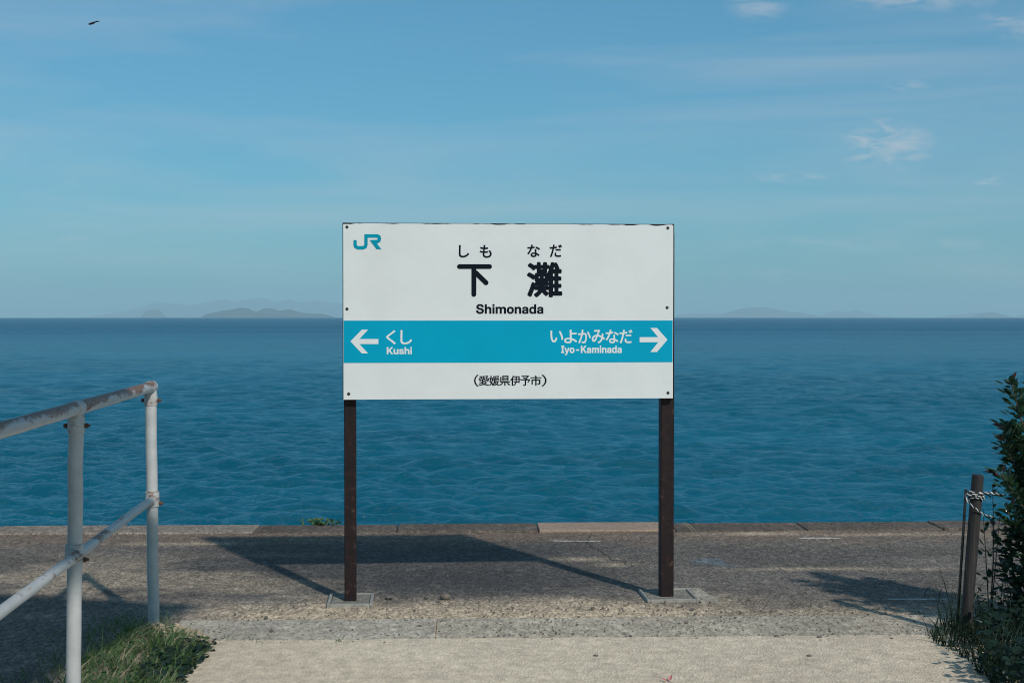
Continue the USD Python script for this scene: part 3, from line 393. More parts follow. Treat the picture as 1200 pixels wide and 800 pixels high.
# coping blocks along the edge
cop = structure('platform_edge', (0, 0, 0), YAW)
rngc = np.random.default_rng(5)
pink0, pink1 = guv(630, 619)[0], guv(788, 619)[0]
cuts = [pink0, pink1]
while cuts[0] > -24: cuts.insert(0, cuts[0] - rngc.uniform(0.85, 1.05) - (0.9 if cuts[0] < -6 else 0))
while cuts[-1] < 24: cuts.append(cuts[-1] + rngc.uniform(0.85, 1.05) + (0.9 if cuts[-1] > 6 else 0))
for a, b in zip(cuts[:-1], cuts[1:]):
    is_pink = abs(a - pink0) < 1e-6
    hgt = 0.015 if is_pink else rngc.uniform(0.004, 0.014)
    mat = MAT['coping_pink'] if is_pink else (MAT['coping_tan'] if (b < -1.2 or rngc.uniform() < .25) else MAT['coping'])
    blk = bx(a + 0.004, b - 0.004, V_COP + 0.003, V_EDGE + rngc.uniform(-.006, .006), -0.22, hgt, 0.006)
    obj('edge_block', blk, mat, cop, label='pinkish tan edge block' if is_pink else None)
x0, y0 = xy_of(0, 0)
wallm = trimesh.Trimesh(*[np.array(a) for a in ([(-30, V_EDGE - 0.03, -0.2), (30, V_EDGE - 0.03, -0.2), (-30, V_EDGE + 0.6, -3.0), (30, V_EDGE + 0.6, -3.0), (-30, 26, -8.9), (30, 26, -8.9)],
      [(0, 2, 3), (0, 3, 1), (2, 4, 5), (2, 5, 3)])], process=False)
wallm.apply_transform(trimesh.transformations.rotation_matrix(YAW, [0, 0, 1]))
tag(obj('embankment', wallm, MAT['wall']), kind='structure')

# the concrete path in the foreground, the strip of old slabs and aggregate between path and asphalt
def wavy(u0, u1, v0, v1, z, mat, name, seed, parent=None, step=0.04, amp=0.012, lowz=-0.03, right=None, left=None):
    n = int((u1 - u0) / step) + 2; us = np.linspace(u0, u1, n)
    w = lambda s: amp * 2 * (meshkit.fbm(np.stack([us * 4, us * 0 + s, us * 0], -1), 4, seed) - 0.5)
    a, b = v0 + w(1), v1 + w(7)
    vsn = np.linspace(0, 1, max(2, int((v1 - v0) / 0.05)))
    Ug = np.repeat(us[None], len(vsn), 0); Vg = a[None] * (1 - vsn[:, None]) + b[None] * vsn[:, None]
    if left is not None: Ug = np.where(Ug < -1, Ug + left(Vg), Ug)
    x, y = xy_of(Ug, Vg)
    Zg = z + 0.004 * (meshkit.fbm(np.stack([Ug * 2.5, Vg * 2.5, Ug * 0], -1), 3, seed + 3) - 0.5)
    P = np.stack([x, y, Zg], -1)
    i = np.arange(P.shape[0] * n).reshape(-1, n)
    q = np.stack([i[:-1, :-1], i[:-1, 1:], i[1:, 1:], i[1:, :-1]], -1).reshape(-1, 4)
    rim = np.concatenate([i[0, :], i[1:, -1], i[-1, -2::-1], i[-2:0:-1, 0]])
    P = P.reshape(-1, 3); k = len(P)
    Pl = P[rim].copy(); Pl[:, 2] = lowz
    m = len(rim); jj = np.arange(m)
    sk = np.stack([rim[jj], k + jj, k + (jj + 1) % m, rim[(jj + 1) % m]], -1)
    return obj(name, (np.vstack([P, Pl]), np.vstack([q, sk])), mat, parent)
UL = guv(245, 757)[0]
pth = wavy(UL, 7.0, -3.0, V_PATH, 0.011, MAT['path'], 'concrete_path', 31, step=0.05)
tag(pth, kind='structure')
strip = structure('paving_strip')
joints = [guv(205, 737)[0], guv(287, 737)[0], guv(370, 737)[0], guv(510.5, 737)[0]]
for a, b in zip(joints[:-1], joints[1:]):
    wavy(a + .0005, b - .0005, V_PATH + .014, V_STRIP1 - .01, 0.0085, MAT['slab'], 'slab', 33, strip, amp=0.003)
wavy(joints[-1] + .006, 6.0, V_PATH + .014, V_STRIP1, 0.0075, MAT['strip'], 'aggregate_bed', 35, strip, amp=0.02, label=None) if False else wavy(joints[-1] + .006, 6.0, V_PATH + .014, V_STRIP1, 0.0075, MAT['strip'], 'aggregate_bed', 35, strip, amp=0.02)

# worn paint marks: flakes of paint left on the rough asphalt
def mark(px0, px1, py, thick, mat, name, seed, keep=0.45, cellsize=0.012):
    a, c = guv(px0, py), guv(px1, py)
    us = np.arange(a[0], c[0], cellsize); vs = np.arange(-thick / 2, thick / 2 + 1e-6, cellsize)
    Ug, Vg = np.meshgrid(us, vs); t = (Ug - a[0]) / (c[0] - a[0]); Vc = Vg + a[1] + (c[1] - a[1]) * t
    body = 1 - (np.abs(Vg) / (thick / 2 + 1e-9)) ** 2 * .55 - np.abs(2 * t - 1) ** 6 * .5
    ok = (meshkit.fbm(np.stack([Ug * 30, Vg * 55, 0 * Ug + seed], -1), 4, seed) * .75 + .5 * body) > keep + .22
    V, F = [], []; h = cellsize * .52
    for u, v in zip(Ug[ok], Vc[ok]):
        k = len(V)
        for du, dv in ((-h, -h), (h, -h), (h, h), (-h, h)):
            x, y = xy_of(u + du, v + dv); V.append((x, y, float(asphalt_z(np.array(u + du), np.array(v + dv))) + .0015))
        F.append((k, k + 1, k + 2, k + 3))
    return tag(obj(name, (np.array(V), np.array(F)), mat), kind='structure')
mark(1040, 1111, 702, 0.035, MAT['white_line'], 'white_line', 41, .42)
mark(645, 712, 633.5, 0.05, MAT['white_line'], 'white_line', 42, .50)
mark(936, 988, 630.5, 0.05, MAT['white_line'], 'white_line', 43, .46)
mark(808, 850, 657, 0.22, MAT['blue_stain'], 'blue_stain', 44, .52)
mark(832, 866, 662, 0.13, MAT['blue_stain'], 'blue_stain', 45, .60)

MAT['crack'] = plain('crack_dirt', (0.035, 0.032, 0.028), .95, .3, 40)
def crack(pts, w, seed):
    q_ = np.array([guv(*p) for p in pts]); dd = np.r_[0, np.cumsum(np.linalg.norm(np.diff(q_, axis=0), axis=1))]; s = np.arange(0, dd[-1], .012)
    c = np.column_stack([np.interp(s, dd, q_[:, k]) for k in (0, 1)]); j = meshkit.fbm(np.stack([s * 22, s * 0 + seed, s * 0], -1), 4, seed)[:, None] - .5
    c = c + j * .07; ww = w * (.35 + 1.1 * meshkit.fbm(np.stack([s * 30, s * 0, s * 0 + seed], -1), 3, seed + 9)); t = np.gradient(c, axis=0); t /= np.linalg.norm(t, axis=1, keepdims=True)
    n = np.column_stack([-t[:, 1], t[:, 0]]); V = []
    for e in (c + n * ww[:, None] / 2, c - n * ww[:, None] / 2):
        x, y = xy_of(e[:, 0], e[:, 1]); V.append(np.column_stack([x, y, asphalt_z(e[:, 0], e[:, 1]) + .0025]))
    m = len(s); i = np.arange(m - 1)
    return tag(obj('crack', (np.vstack(V), np.stack([i, i + 1, i + 1 + m, i + m], -1)), MAT['crack']), kind='structure')
crack([(690, 627), (689, 637), (703, 647), (716, 654), (742, 664)], .007, 3)

# ------------------------------------------------------------------ the station sign
MAT['enamel'] = M('white_enamel', {'g': ('geometry', {}), 'n': ('noise_texture', {'scale': 5.0, 'detail': 6.0, 'roughness': 0.6}), 'n2': ('noise_texture', {'scale': 70.0, 'detail': 3.0}),
    'r': ('rgb_ramp', {'ramp': [(0.3, (0.60, 0.625, 0.615)), (0.6, (0.635, 0.66, 0.65))]}), 's': ('rgb_ramp', {'ramp': [(0.0, (0.72, 0.70, 0.66)), (0.27, (0.95, 0.95, 0.94)), (0.34, (1, 1, 1))]}),
    'm': ('mix', {'mix_type': 'multiply', 'fac': 0.8}), 'bn': ('noise_texture', {'scale': 2.6, 'detail': 2.0}), 'b': ('bump', {'strength': 0.12, 'distance': 0.006}),
    'p': ('principled_bsdf', {'roughness': 0.45, 'specular_ior_level': 0.2})},
    [('g.position', 'n.vector'), ('g.position', 'n2.vector'), ('g.position', 'bn.vector'), ('n.fac', 'r.fac'), ('n2.fac', 's.fac'), ('r.color', 'm.color1'), ('s.color', 'm.color2'), ('m.color', 'p.base_color'),
     ('bn.fac', 'b.height'), ('b.normal', 'p.normal')])
MAT['band'] = plain('blue_band', (0.0, 0.30, 0.46), 0.5, 0.05, 4, spec=0.08)
MAT['ink'] = plain('black_ink', (0.004, 0.007, 0.013), 0.6, 0.1, 20, spec=0.08)
MAT['white_ink'] = plain('white_ink', (0.64, 0.66, 0.655), 0.5, 0.04, 20, spec=0.15)
MAT['logo'] = plain('logo_blue', (0.0, 0.25, 0.35), 0.5, 0.06, 10, spec=0.08)
MAT['brown_steel'] = M('brown_steel', {'g': ('geometry', {}), 'n': ('noise_texture', {'scale': 26.0, 'detail': 7.0, 'roughness': 0.7}),
    'st': ('mapping', {'scale': (60, 60, 5)}), 'n2': ('noise_texture', {'scale': 1.0, 'detail': 4.0}),
    'r': ('rgb_ramp', {'ramp': [(0.30, (0.008, 0.006, 0.008)), (0.55, (0.013, 0.009, 0.010)), (0.72, (0.022, 0.011, 0.011)), (0.82, (0.07, 0.045, 0.035))]}),
    'mm': ('math', {'math_type': 'multiply_add', 'value2': 0.25}), 'p': ('principled_bsdf', {'roughness': 0.6, 'specular_ior_level': 0.2}), 'b': ('bump', {'strength': 0.3, 'distance': 0.002})},
    [('g.position', 'n.vector'), ('g.position', 'st.vector'), ('st.vector', 'n2.vector'), ('n2.fac', 'mm.value1'), ('n.fac', 'mm.value3'), ('mm.value', 'r.fac'), ('r.color', 'p.base_color'), ('n.fac', 'b.height'), ('b.normal', 'p.normal')])
MAT['screw'] = plain('screw_steel', (0.018, 0.016, 0.014), 0.6, 0.3, 200)

SIGN_YAW = math.radians(3.9)
SO = ground(597, 704)
sign = thing('station_sign', 'white and blue railway station name sign on two dark brown posts', 'station sign', SO, SIGN_YAW)
E1 = np.array([math.cos(SIGN_YAW), math.sin(SIGN_YAW), 0]); E2 = np.array([-math.sin(SIGN_YAW), math.cos(SIGN_YAW), 0])
def S(px, py, yl):                                # a point of the plane y = yl of the sign, in the sign's own metres (x, z)
    d = ray(px, py); t = ((SO - EYE) @ E2 + yl) / (d @ E2); p = EYE + d * t - SO
    return np.array([p @ E1, p[2]])
YF = -0.046                                       # front of the panel
bl, tr = S(402.6, 467.6, YF), S(789.0, 262.0, YF)
PX0, PX1, PZ0, PZ1 = bl[0], tr[0], (S(402.6, 468.2, YF)[1] + S(789, 466.4, YF)[1]) / 2, (S(402.6, 262.3, YF)[1] + S(789, 262.6, YF)[1]) / 2
# frame of steel angle behind the panel, seen as a thin dark line at the sides
fr = [bx(PX0 - .004, PX0 + .028, YF + .004, YF + .046, PZ0 - .001, PZ1 + .004, .002), bx(PX1 - .028, PX1 + .006, YF + .004, YF + .046, PZ0 - .001, PZ1 + .004, .002),
      bx(PX0 + .028, PX1 - .028, YF + .005, YF + .042, PZ1 - .03, PZ1 + .003, .002), bx(PX0 + .028, PX1 - .028, YF + .005, YF + .042, PZ0, PZ0 + .03, .002)]
obj('frame', cat_mesh(fr), MAT['brown_steel'], sign)
band_t = (S(402, 376.0, YF)[1] + S(789, 375.0, YF)[1]) / 2
band_b = (S(402, 425.6, YF)[1] + S(789, 423.8, YF)[1]) / 2
# panel with rounded corners and a chipped upper edge
rngp = np.random.default_rng(3)
edge = [(PX0, PZ0), (PX1, PZ0), (PX1, PZ1 - .006), (PX1 - .008, PZ1)]
xs = np.linspace(PX1 - .02, PX0 + .012, 120)
chip = 0.0035 * np.clip(meshkit.fbm(np.stack([xs * 14, xs * 0, xs * 0], -1), 4, 9) - 0.52, 0, 1) * 6
chip += np.where((xs < PX0 + .10) | (xs > PX1 - .09), 0.004 * rngp.uniform(0, 1, 120), 0)
edge += [(x, PZ1 - c) for x, c in zip(xs, chip)] + [(PX0, PZ1 - .005)]
pan = extrude(Polygon(edge), 0.004)
def stand(m, y0):                                 # a flat shape drawn in (x, z) and extruded by d stands with its face at y0 and its back at y0 + d
    v = m.vertices.copy(); dmax = v[:, 2].max()
    return trimesh.Trimesh(np.stack([v[:, 0], y0 + (dmax - v[:, 2]), v[:, 1]], -1), m.faces, process=False)
obj('panel', stand(pan, YF), MAT['enamel'], sign)
obj('blue_band', stand(extrude(sbox(PX0 + .002, band_b, PX1 - .002, band_t), 0.0012), YF - .0009), MAT['band'], sign)
YL = YF - .0018
def poly_px(pts): return Polygon([S(x, y, YL) for x, y in pts])
def put(name, shape, mat, label=None, y=YL, depth=.0015):
    return obj(name, stand(extrude(shape, depth), y), mat, sign, label=label)
def glyph(key):
    ps = []
    for p in GLYPHS[key].split('|'):
        rs = [np.array(list(map(int, r.split()))).reshape(-1, 2) for r in p.split(';')]
        ps.append(Polygon(rs[0], [r for r in rs[1:]]).buffer(0))
    return unary_union(ps)
def fit(shape, x0, y0, x1, y1, grow=0.0, round_=True):
    # place a glyph in the pixel box; grow thickens it (metres) with round ends
    a, b = S(x0, y1, YL), S(x1, y0, YL)
    if grow: a, b = a + grow, b - grow
    mx0, my0, mx1, my1 = shape.bounds
    sx, sy = (b[0] - a[0]) / (mx1 - mx0), (b[1] - a[1]) / (my1 - my0)
    g = affinity.affine_transform(shape, [sx, 0, 0, sy, a[0] - mx0 * sx, a[1] - my0 * sy])
    return g.buffer(grow, quad_segs=5).simplify(.0002) if grow else g
def em(key, x0, y0, x1, y1, grow):               # a row of kana set in equal pixel cells
    pass
# station name
def stroke(pts, w): return LineString([S(x, y, YL) for x, y in pts]).buffer(w / 2 / 214.0, quad_segs=8)
shita = unary_union([stroke([(538.4, 312.3), (573.8, 312.3)], 5.3), stroke([(555.3, 312.5), (555.3, 344.8)], 5.5), stroke([(557.6, 319.6), (569.6, 331.2)], 5.6)])
put('kanji_lettering', shita, MAT['ink'])
nada = fit(glyph('灘'), 617.6, 307.0, 659.0, 348.2, 0.0050)
put('kanji_lettering', nada, MAT['ink'])
for ch, b in (('し', (537.8, 287.2, 549.8, 301.6)), ('も', (562.4, 287.0, 576.2, 302.0)), ('な', (618.0, 286.6, 632.8, 301.2)), ('だ', (644.2, 286.6, 658.6, 301.2))):
    put('kana_lettering', fit(glyph(ch), *b, 0.0014), MAT['ink'])
put('latin_lettering', fit(glyph('Shimonada'), 558.0, 356.2, 636.8, 367.6, 0.0009), MAT['ink'])
# line to the next stations
put('kana_lettering', unary_union([fit(glyph('く'), 452.4, 386.8, 463.8, 403.4, 0.0014), fit(glyph('し'), 469.2, 386.8, 482.8, 403.4, 0.0014)]), MAT['white_ink'])
put('latin_lettering', fit(glyph('Kushi'), 453.2, 406.4, 482.8, 415.2, 0.0008), MAT['white_ink'])
kx = np.linspace(644.2, 741.6, 7); row = []
for i, ch in enumerate('いよかみなだ'):
    row.append(fit(glyph(ch), kx[i] + .6, 386.2 + (1.0 if ch == 'い' else 0), kx[i + 1] - .4, 402.2 - (1.0 if ch == 'い' else 0), 0.0014))
put('kana_lettering', unary_union(row), MAT['white_ink'])
put('latin_lettering', fit(glyph('Iyo-Kaminada'), 657.4, 404.6, 728.6, 416.0, 0.0008), MAT['white_ink'])
def zl(X, Y): return (390 + X / 5.714, 360 + Y / 5.714)
def zr(X, Y): return (590 + X / 5.714, 360 + Y / 5.714)
put('arrow', poly_px([zl(*p) for p in ((118, 228), (195, 149), (237, 149), (178, 212), (305, 212), (305, 246), (178, 246), (237, 309), (195, 309))]), MAT['white_ink'])
put('arrow', poly_px([zr(*p) for p in ((1098, 217), (1028, 138), (984, 138), (1036, 200), (912, 200), (912, 234), (1036, 234), (984, 299), (1028, 299))]), MAT['white_ink'])
# prefecture and city, a heavy serif face: thick uprights, thin level strokes
ew = [555.6, 561.0, 573.4, 585.6, 598.0, 610.0, 621.6, 634.6, 640.6]
row = []
for i, ch in enumerate('（愛媛県伊予市）'):
    y0, y1 = (438.8, 452.6) if ch in '（）' else (440.0, 451.6)
    pad = 0.2 if ch in '（）' else 0.25
    g = fit(glyph(ch), ew[i] + pad, y0, ew[i + 1] - pad, y1)
    g = affinity.scale(g, 1, 4, origin=(0, 0)).buffer(0.0011 if ch not in '（）' else 0.0006, quad_segs=3)
    g = affinity.scale(g, 1, .25, origin=(0, 0))
    row.append(g)
put('kanji_lettering', unary_union(row), MAT['ink'])
# railway logo
def zj(X, Y): return S(405 + X / 22.86, 265 + Y / 22.86, YL)
j = LineString([zj(*p) for p in ((255, 375), (255, 500), (272, 548), (330, 577), (470, 577), (528, 550), (547, 495), (547, 262), (850, 262), (893, 282), (908, 335), (893, 388), (850, 412), (700, 412))]).buffer(43 / 22.86 / 214, cap_style=2, join_style=2)
leg = Polygon([zj(*p) for p in ((645, 370), (790, 400), (955, 615), (830, 615))])
put('logo', unary_union([j, leg]), MAT['logo'])
for (x, y) in ((406.6, 266), (406.6, 362), (408.6, 461.4), (782.6, 267.2), (781.8, 360.4), (782.8, 460.2)):
    c = S(x, y, YF)
    s = trimesh.creation.icosphere(2, 1.0); s.apply_scale([.0085, .004, .0085]); s.apply_translation([c[0], YF, c[1]])
    obj('screw', s, MAT['screw'], sign, smooth=True)
# posts, square tube
for (a, b, lean) in ((403.4, 417.2, 0.0), (774.2, 789.8, 0.0)):
    xa, xb = S(a, 600, 0.0)[0], S(b, 600, 0.0)[0]
    obj('post', bx(xa, xb, 0.0, xb - xa, -0.25, PZ1 - .04, .004), MAT['brown_steel'], sign)
    # plate cast round the foot
for (pxa, pxb, tan) in ((381, 440, False), (752, 818, True)):
    ga, gb = S(pxa + 3, 709, 0.0)[0], S(pxb - 3, 709, 0.0)[0]
    fz = 0.012
    inner = bx(ga + .018, gb - .018, -.082, .175, -.06, fz, .004)
    obj('footing_plate', inner, MAT['footing'], sign)
    rim = [bx(ga, ga + .016, -.10, .19, -.06, fz + .006, .003), bx(gb - .016, gb, -.10, .19, -.06, fz + .006, .003), bx(ga + .016, gb - .016, -.10, -.084, -.06, fz + .006, .003), bx(ga + .016, gb - .016, .177, .19, -.06, fz + .006, .003)]
    obj('footing_rim', cat_mesh(rim), MAT['footing_rim'], sign)
    if tan:
        x1 = S(836, 718, 0)[0]
        shp = Polygon([(gb + .004, -.13), (x1 + .02, -.16), (x1 - .03, .25), (gb - .14, .27), (gb - .14, .195), (gb + .004, .195)])
        m = extrude(shp, .06); m.apply_translation([0, 0, -.052]); obj('footing_patch', m, MAT['footing_tan'], sign)

# ------------------------------------------------------------------ the handrail on the left
def painted_pipe(name, rust_lo, rust_hi, top_bias):
    return M(name, {'g': ('geometry', {}), 'tx': ('texture_coordinate', {}), 'ms': ('mapping', {'scale': (1.0, 0.4, 1.0)}), 'n': ('noise_texture', {'scale': 13.0, 'detail': 9.0, 'roughness': 0.70}), 'n2': ('noise_texture', {'scale': 90.0, 'detail': 4.0, 'roughness': 0.6}),
        'xyz': ('separate_xyz', {}), 'mb': ('math', {'math_type': 'multiply_add', 'value2': top_bias}), 'k': ('map_range', {'from_min': rust_lo, 'from_max': rust_hi, 'clamp': True}),
        'paint': ('rgb_ramp', {'ramp': [(0.3, (0.36, 0.37, 0.372)), (0.6, (0.45, 0.457, 0.452))]}),
        'rust': ('rgb_ramp', {'ramp': [(0.3, (0.075, 0.033, 0.019)), (0.5, (0.165, 0.080, 0.045)), (0.7, (0.30, 0.20, 0.14))]}),
        'spk': ('rgb_ramp', {'ramp': [(0.0, (0.3, 0.25, 0.2)), (0.25, (0.55, 0.5, 0.45)), (0.30, (1, 1, 1))]}), 'pm': ('mix', {'mix_type': 'multiply', 'fac': 1.0}),
        'm': ('mix', {}), 'b': ('bump', {'strength': 0.35, 'distance': 0.002}), 'p': ('principled_bsdf', {'roughness': 0.5, 'specular_ior_level': 0.4})},
        [('g.position', 'ms.vector'), ('ms.vector', 'n.vector'), ('g.position', 'n2.vector'), ('g.normal', 'xyz.vector'), ('xyz.z', 'mb.value1'), ('n.fac', 'mb.value3'), ('mb.value', 'k.value'), ('n2.fac', 'rust.fac'), ('n2.fac', 'spk.fac'),
         ('n.fac', 'paint.fac'), ('paint.color', 'pm.color1'), ('spk.color', 'pm.color2'), ('pm.color', 'm.color1'), ('rust.color', 'm.color2'), ('k.result', 'm.fac'), ('m.color', 'p.base_color'), ('k.result', 'b.height'), ('b.normal', 'p.normal')])
MAT['pipe'] = painted_pipe('grey_painted_pipe', 0.70, 0.76, 0.0)
MAT['pipe_top'] = painted_pipe('rusty_top_pipe', 0.49, 0.58, 0.17)
MAT['pipe_mid'] = painted_pipe('chipped_mid_pipe', 0.55, 0.62, 0.04)
MAT['clamp'] = painted_pipe('rusty_clamp', 0.50, 0.62, 0.05)
MAT['bolt'] = plain('rusty_bolt', (0.10, 0.05, 0.03), 0.8, 0.5, 120)

F1 = ground(180.5, 732)
yF = F1[1]
F1t = at_depth(176.5, 452, yF); yN = yF / 1.30
N1t = at_depth(89.5, 480, yN); N1b = N1t.copy(); N1b[2] = 0; N1b[0] = at_depth(84.0, 790, yN)[0]
ZT = (F1t[2] + N1t[2]) / 2 ; F1t[2] = N1t[2] = ZT
F1m, N1m = at_depth(178.5, 584.5, yF), at_depth(88, 648.5, yN); ZM = (F1m[2] + N1m[2]) / 2; F1m[2] = N1m[2] = ZM
dirr = (F1t - N1t) / np.linalg.norm(F1t - N1t); span = np.linalg.norm(F1t - N1t)
rail = thing('handrail', 'rusting grey painted pipe handrail with two rails rising from the grass', 'handrail', (F1[0], F1[1], 0))
RO = np.array([F1[0], F1[1], 0])
def pipe(a, b, r, n=20, segs=24, wob=0.0015):
    t = np.linspace(0, 1, segs)[:, None]; p = a * (1 - t) + b * t
    p[1:-1] += np.random.default_rng(int(abs(a[0] * 1e4))).normal(0, wob / 3, (segs - 2, 3)); return tube(p, r, n)
far_end, back = F1t + dirr * 0.03, F1t - dirr * (2 * span + .3)
obj('top_rail', pipe(far_end - RO, back - RO, 0.0265), MAT['pipe_top'], rail, smooth=40, label='rust-streaked upper rail')
capm = trimesh.creation.icosphere(3, 1.0); capm.apply_scale([.028, .013, .028])
capm.apply_transform(trimesh.geometry.align_vectors([0, 1, 0], dirr)); capm.apply_translation(far_end - RO); obj('end_cap', capm, MAT['clamp'], rail, smooth=True)
obj('mid_rail', pipe(F1m + dirr * .025 - RO, F1m - dirr * (2 * span + .3) - RO, 0.0195), MAT['pipe_mid'], rail, smooth=40)
third_t = N1t - dirr * span; third_b = third_t.copy(); third_b[2] = 0
for (tp, bt) in ((F1t, np.array([F1[0], F1[1], -0.2])), (N1t, N1b - [0, 0, .2]), (third_t, third_b - [0, 0, .2])):
    obj('post', pipe(bt - RO, tp - [0, 0, .012] - RO, 0.028, segs=14, wob=.002), MAT['pipe'], rail, smooth=40)
side = np.cross(dirr, [0, 0, 1]); side /= np.linalg.norm(side)
for (tp, bt) in ((F1t, F1), (N1t, N1b), (third_t, third_b)):
    # saddle on the post head under the top rail, two-part collar with a bolt through it
    ax = (tp - bt) / np.linalg.norm(tp - bt)
    c = obj('rail_clamp', cat_mesh([tube([tp - ax * .092 - RO, tp - ax * .088 - RO, tp - ax * .05 - RO, tp - ax * .022 - RO], [.030, .033, .033, .030], 18),
                                tube([tp - dirr * .045 - RO, tp - dirr * .040 - RO, tp + dirr * .040 - RO, tp + dirr * .045 - RO], [.0275, .0305, .0305, .0275], 18)]), MAT['clamp'], rail, smooth=40)
    for s, l in ((1, 0.052), (-1, 0.047)):
        b0 = tp - ax * .066 - RO
        obj('bolt', cat_mesh([tube([b0 + side * s * .028, b0 + side * s * l], .006, 6), tube([b0 + side * s * .034, b0 + side * s * .043], .0105, 6)]), MAT['bolt'], c)
    mz = tp + (bt - tp) * ((tp[2] - ZM) / (tp[2] - bt[2]))
    c = obj('rail_clamp', cat_mesh([tube([mz - ax * .040 - RO, mz - ax * .036 - RO, mz + ax * .036 - RO, mz + ax * .040 - RO], [.030, .0345, .0345, .030], 18),
                                tube([mz - dirr * .050 - RO, mz - dirr * .046 - RO, mz + dirr * .046 - RO, mz + dirr * .050 - RO], [.021, .0255, .0255, .021], 16)]), MAT['clamp'], rail, smooth=40)
    b0 = mz - ax * .022 - RO
    obj('bolt', cat_mesh([tube([b0 + side * .028, b0 + side * .055], .006, 6), tube([b0 + side * .036, b0 + side * .045], .0105, 6)]), MAT['bolt'], c)

# ------------------------------------------------------------------ plants
def leaf_mat(name, cols, rough=0.55, trans=0.35, spec=0.4):
    k = len(cols)
    return M(name, {'g': ('geometry', {}), 'r': ('rgb_ramp', {'ramp': [(i / (k - 1), c) for i, c in enumerate(cols)]}),
        'p': ('principled_bsdf', {'roughness': rough, 'specular_ior_level': spec}), 't': ('translucent_bsdf', {}), 'm': ('mix_closure', {'fac': trans})},
        [('g.random_per_island', 'r.fac'), ('r.color', 'p.base_color'), ('r.color', 't.color'), ('p.BSDF', 'm.closure1'), ('t.BSDF', 'm.closure2')], surface='m.closure')
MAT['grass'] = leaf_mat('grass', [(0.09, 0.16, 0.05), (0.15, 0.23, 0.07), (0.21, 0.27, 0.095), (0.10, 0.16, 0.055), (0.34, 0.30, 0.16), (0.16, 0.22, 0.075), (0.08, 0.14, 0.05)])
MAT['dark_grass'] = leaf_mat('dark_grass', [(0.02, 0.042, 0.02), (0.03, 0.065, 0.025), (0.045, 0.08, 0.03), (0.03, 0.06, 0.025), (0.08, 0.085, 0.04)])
MAT['straw'] = leaf_mat('straw', [(0.33, 0.29, 0.19), (0.45, 0.40, 0.28), (0.28, 0.23, 0.14)], trans=.2)
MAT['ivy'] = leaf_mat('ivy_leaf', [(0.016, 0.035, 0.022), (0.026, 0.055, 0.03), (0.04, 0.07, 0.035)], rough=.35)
MAT['shrub_leaf'] = leaf_mat('shrub_leaf', [(0.030, 0.066, 0.032), (0.046, 0.098, 0.040), (0.08, 0.14, 0.05), (0.034, 0.070, 0.034), (0.085, 0.105, 0.042)], rough=.24, trans=.25, spec=.5)
MAT['young_leaf'] = leaf_mat('young_leaf', [(0.075, 0.035, 0.028), (0.08, 0.065, 0.03), (0.07, 0.08, 0.03)], rough=.4, trans=.3)
MAT['bark'] = plain('bark', (0.07, 0.055, 0.045), 0.9, 0.4, 40, .4, 90)

def blades(pos, h, w, lean, az, seg=3, curl=0.6):
    n = len(pos); t = np.linspace(0, 1, seg + 1)
    dirv = np.stack([np.cos(az), np.sin(az), 0 * az], -1)
    sd = np.stack([-np.sin(az + 0.9), np.cos(az + 0.9), 0 * az], -1)
    V = []
    for k, tt in enumerate(t):
        out = h * lean * (tt ** (1 + curl)); up = h * (tt - 0.35 * lean * tt * tt)
        c = pos + dirv * out[:, None] + np.array([0, 0, 1.0]) * up[:, None]
        ww = w * (1 - tt ** 1.8) * 0.5 + 0.0002
        V += [c - sd * ww[:, None], c + sd * ww[:, None]]
    V = np.stack(V, 1)                                # n, 2(seg+1), 3
    base = (np.arange(n) * 2 * (seg + 1))[:, None]
    F = np.concatenate([np.stack([base[:, 0] + 2 * k, base[:, 0] + 2 * k + 1, base[:, 0] + 2 * k + 3, base[:, 0] + 2 * k + 2], -1) for k in range(seg)])
    return V.reshape(-1, 3), F
def scatter(poly, n, rng, dens=None):
    x0, y0, x1, y1 = poly.bounds; out = []
    import shapely
    while len(out) < n:
        p = rng.uniform([x0, y0], [x1, y1], (4 * n, 2))
        ok = shapely.contains_xy(poly, p[:, 0], p[:, 1])
        if dens is not None: ok &= rng.uniform(0, 1, len(p)) < dens(p[:, 0], p[:, 1])
        out += list(p[ok])
    return np.array(out[:n])
def G2(px, py): return tuple(ground(px, py)[:2])
rngg = np.random.default_rng(77)
patch = Polygon([G2(88, 792), G2(105, 765), G2(150, 742), G2(178, 737), G2(205, 741), G2(225, 752), G2(247, 757), G2(238, 770), G2(220, 790), G2(206, 806), G2(200, 840), G2(60, 840)]).buffer(0)
fringe = Polygon([G2(0, 800), G2(60, 770), G2(130, 728), G2(200, 722), G2(248, 752), G2(236, 780), G2(215, 815), G2(190, 850), G2(-40, 850)]).buffer(0)
def clump(p, seed=51, s=7.0, lo=.34, hi=.62):
    return smooth(lo, hi, meshkit.fbm(np.stack([p[..., 0] * s, p[..., 1] * s, 0 * p[..., 0]], -1), 4, seed))
def grass_mesh(poly, n, rng, hm, wm, dens=None, zbase=0.0, clumpy=True, leanr=(.2, .9)):
    p = scatter(poly, n, rng, dens)
    f = 0.55 + 0.75 * clump(p) if clumpy else 1.0
    h = hm * rng.gamma(6, 1 / 6, n) * f
    return blades(np.column_stack([p, np.full(n, zbase)]), h, wm * rng.uniform(.6, 1.3, n), rng.uniform(*leanr, n), rng.uniform(0, 2 * PI, n))
d1 = lambda x, y: 0.06 + 0.94 * clump(np.stack([x, y], -1), 52, 9, .40, .62)
gm = [grass_mesh(patch, 3800, rngg, 0.052, 0.0060, d1, leanr=(.3, 1.4)), grass_mesh(fringe, 650, rngg, 0.055, 0.0045, leanr=(.3, 1.2)), grass_mesh(patch, 60, rngg, 0.15, 0.0035)]
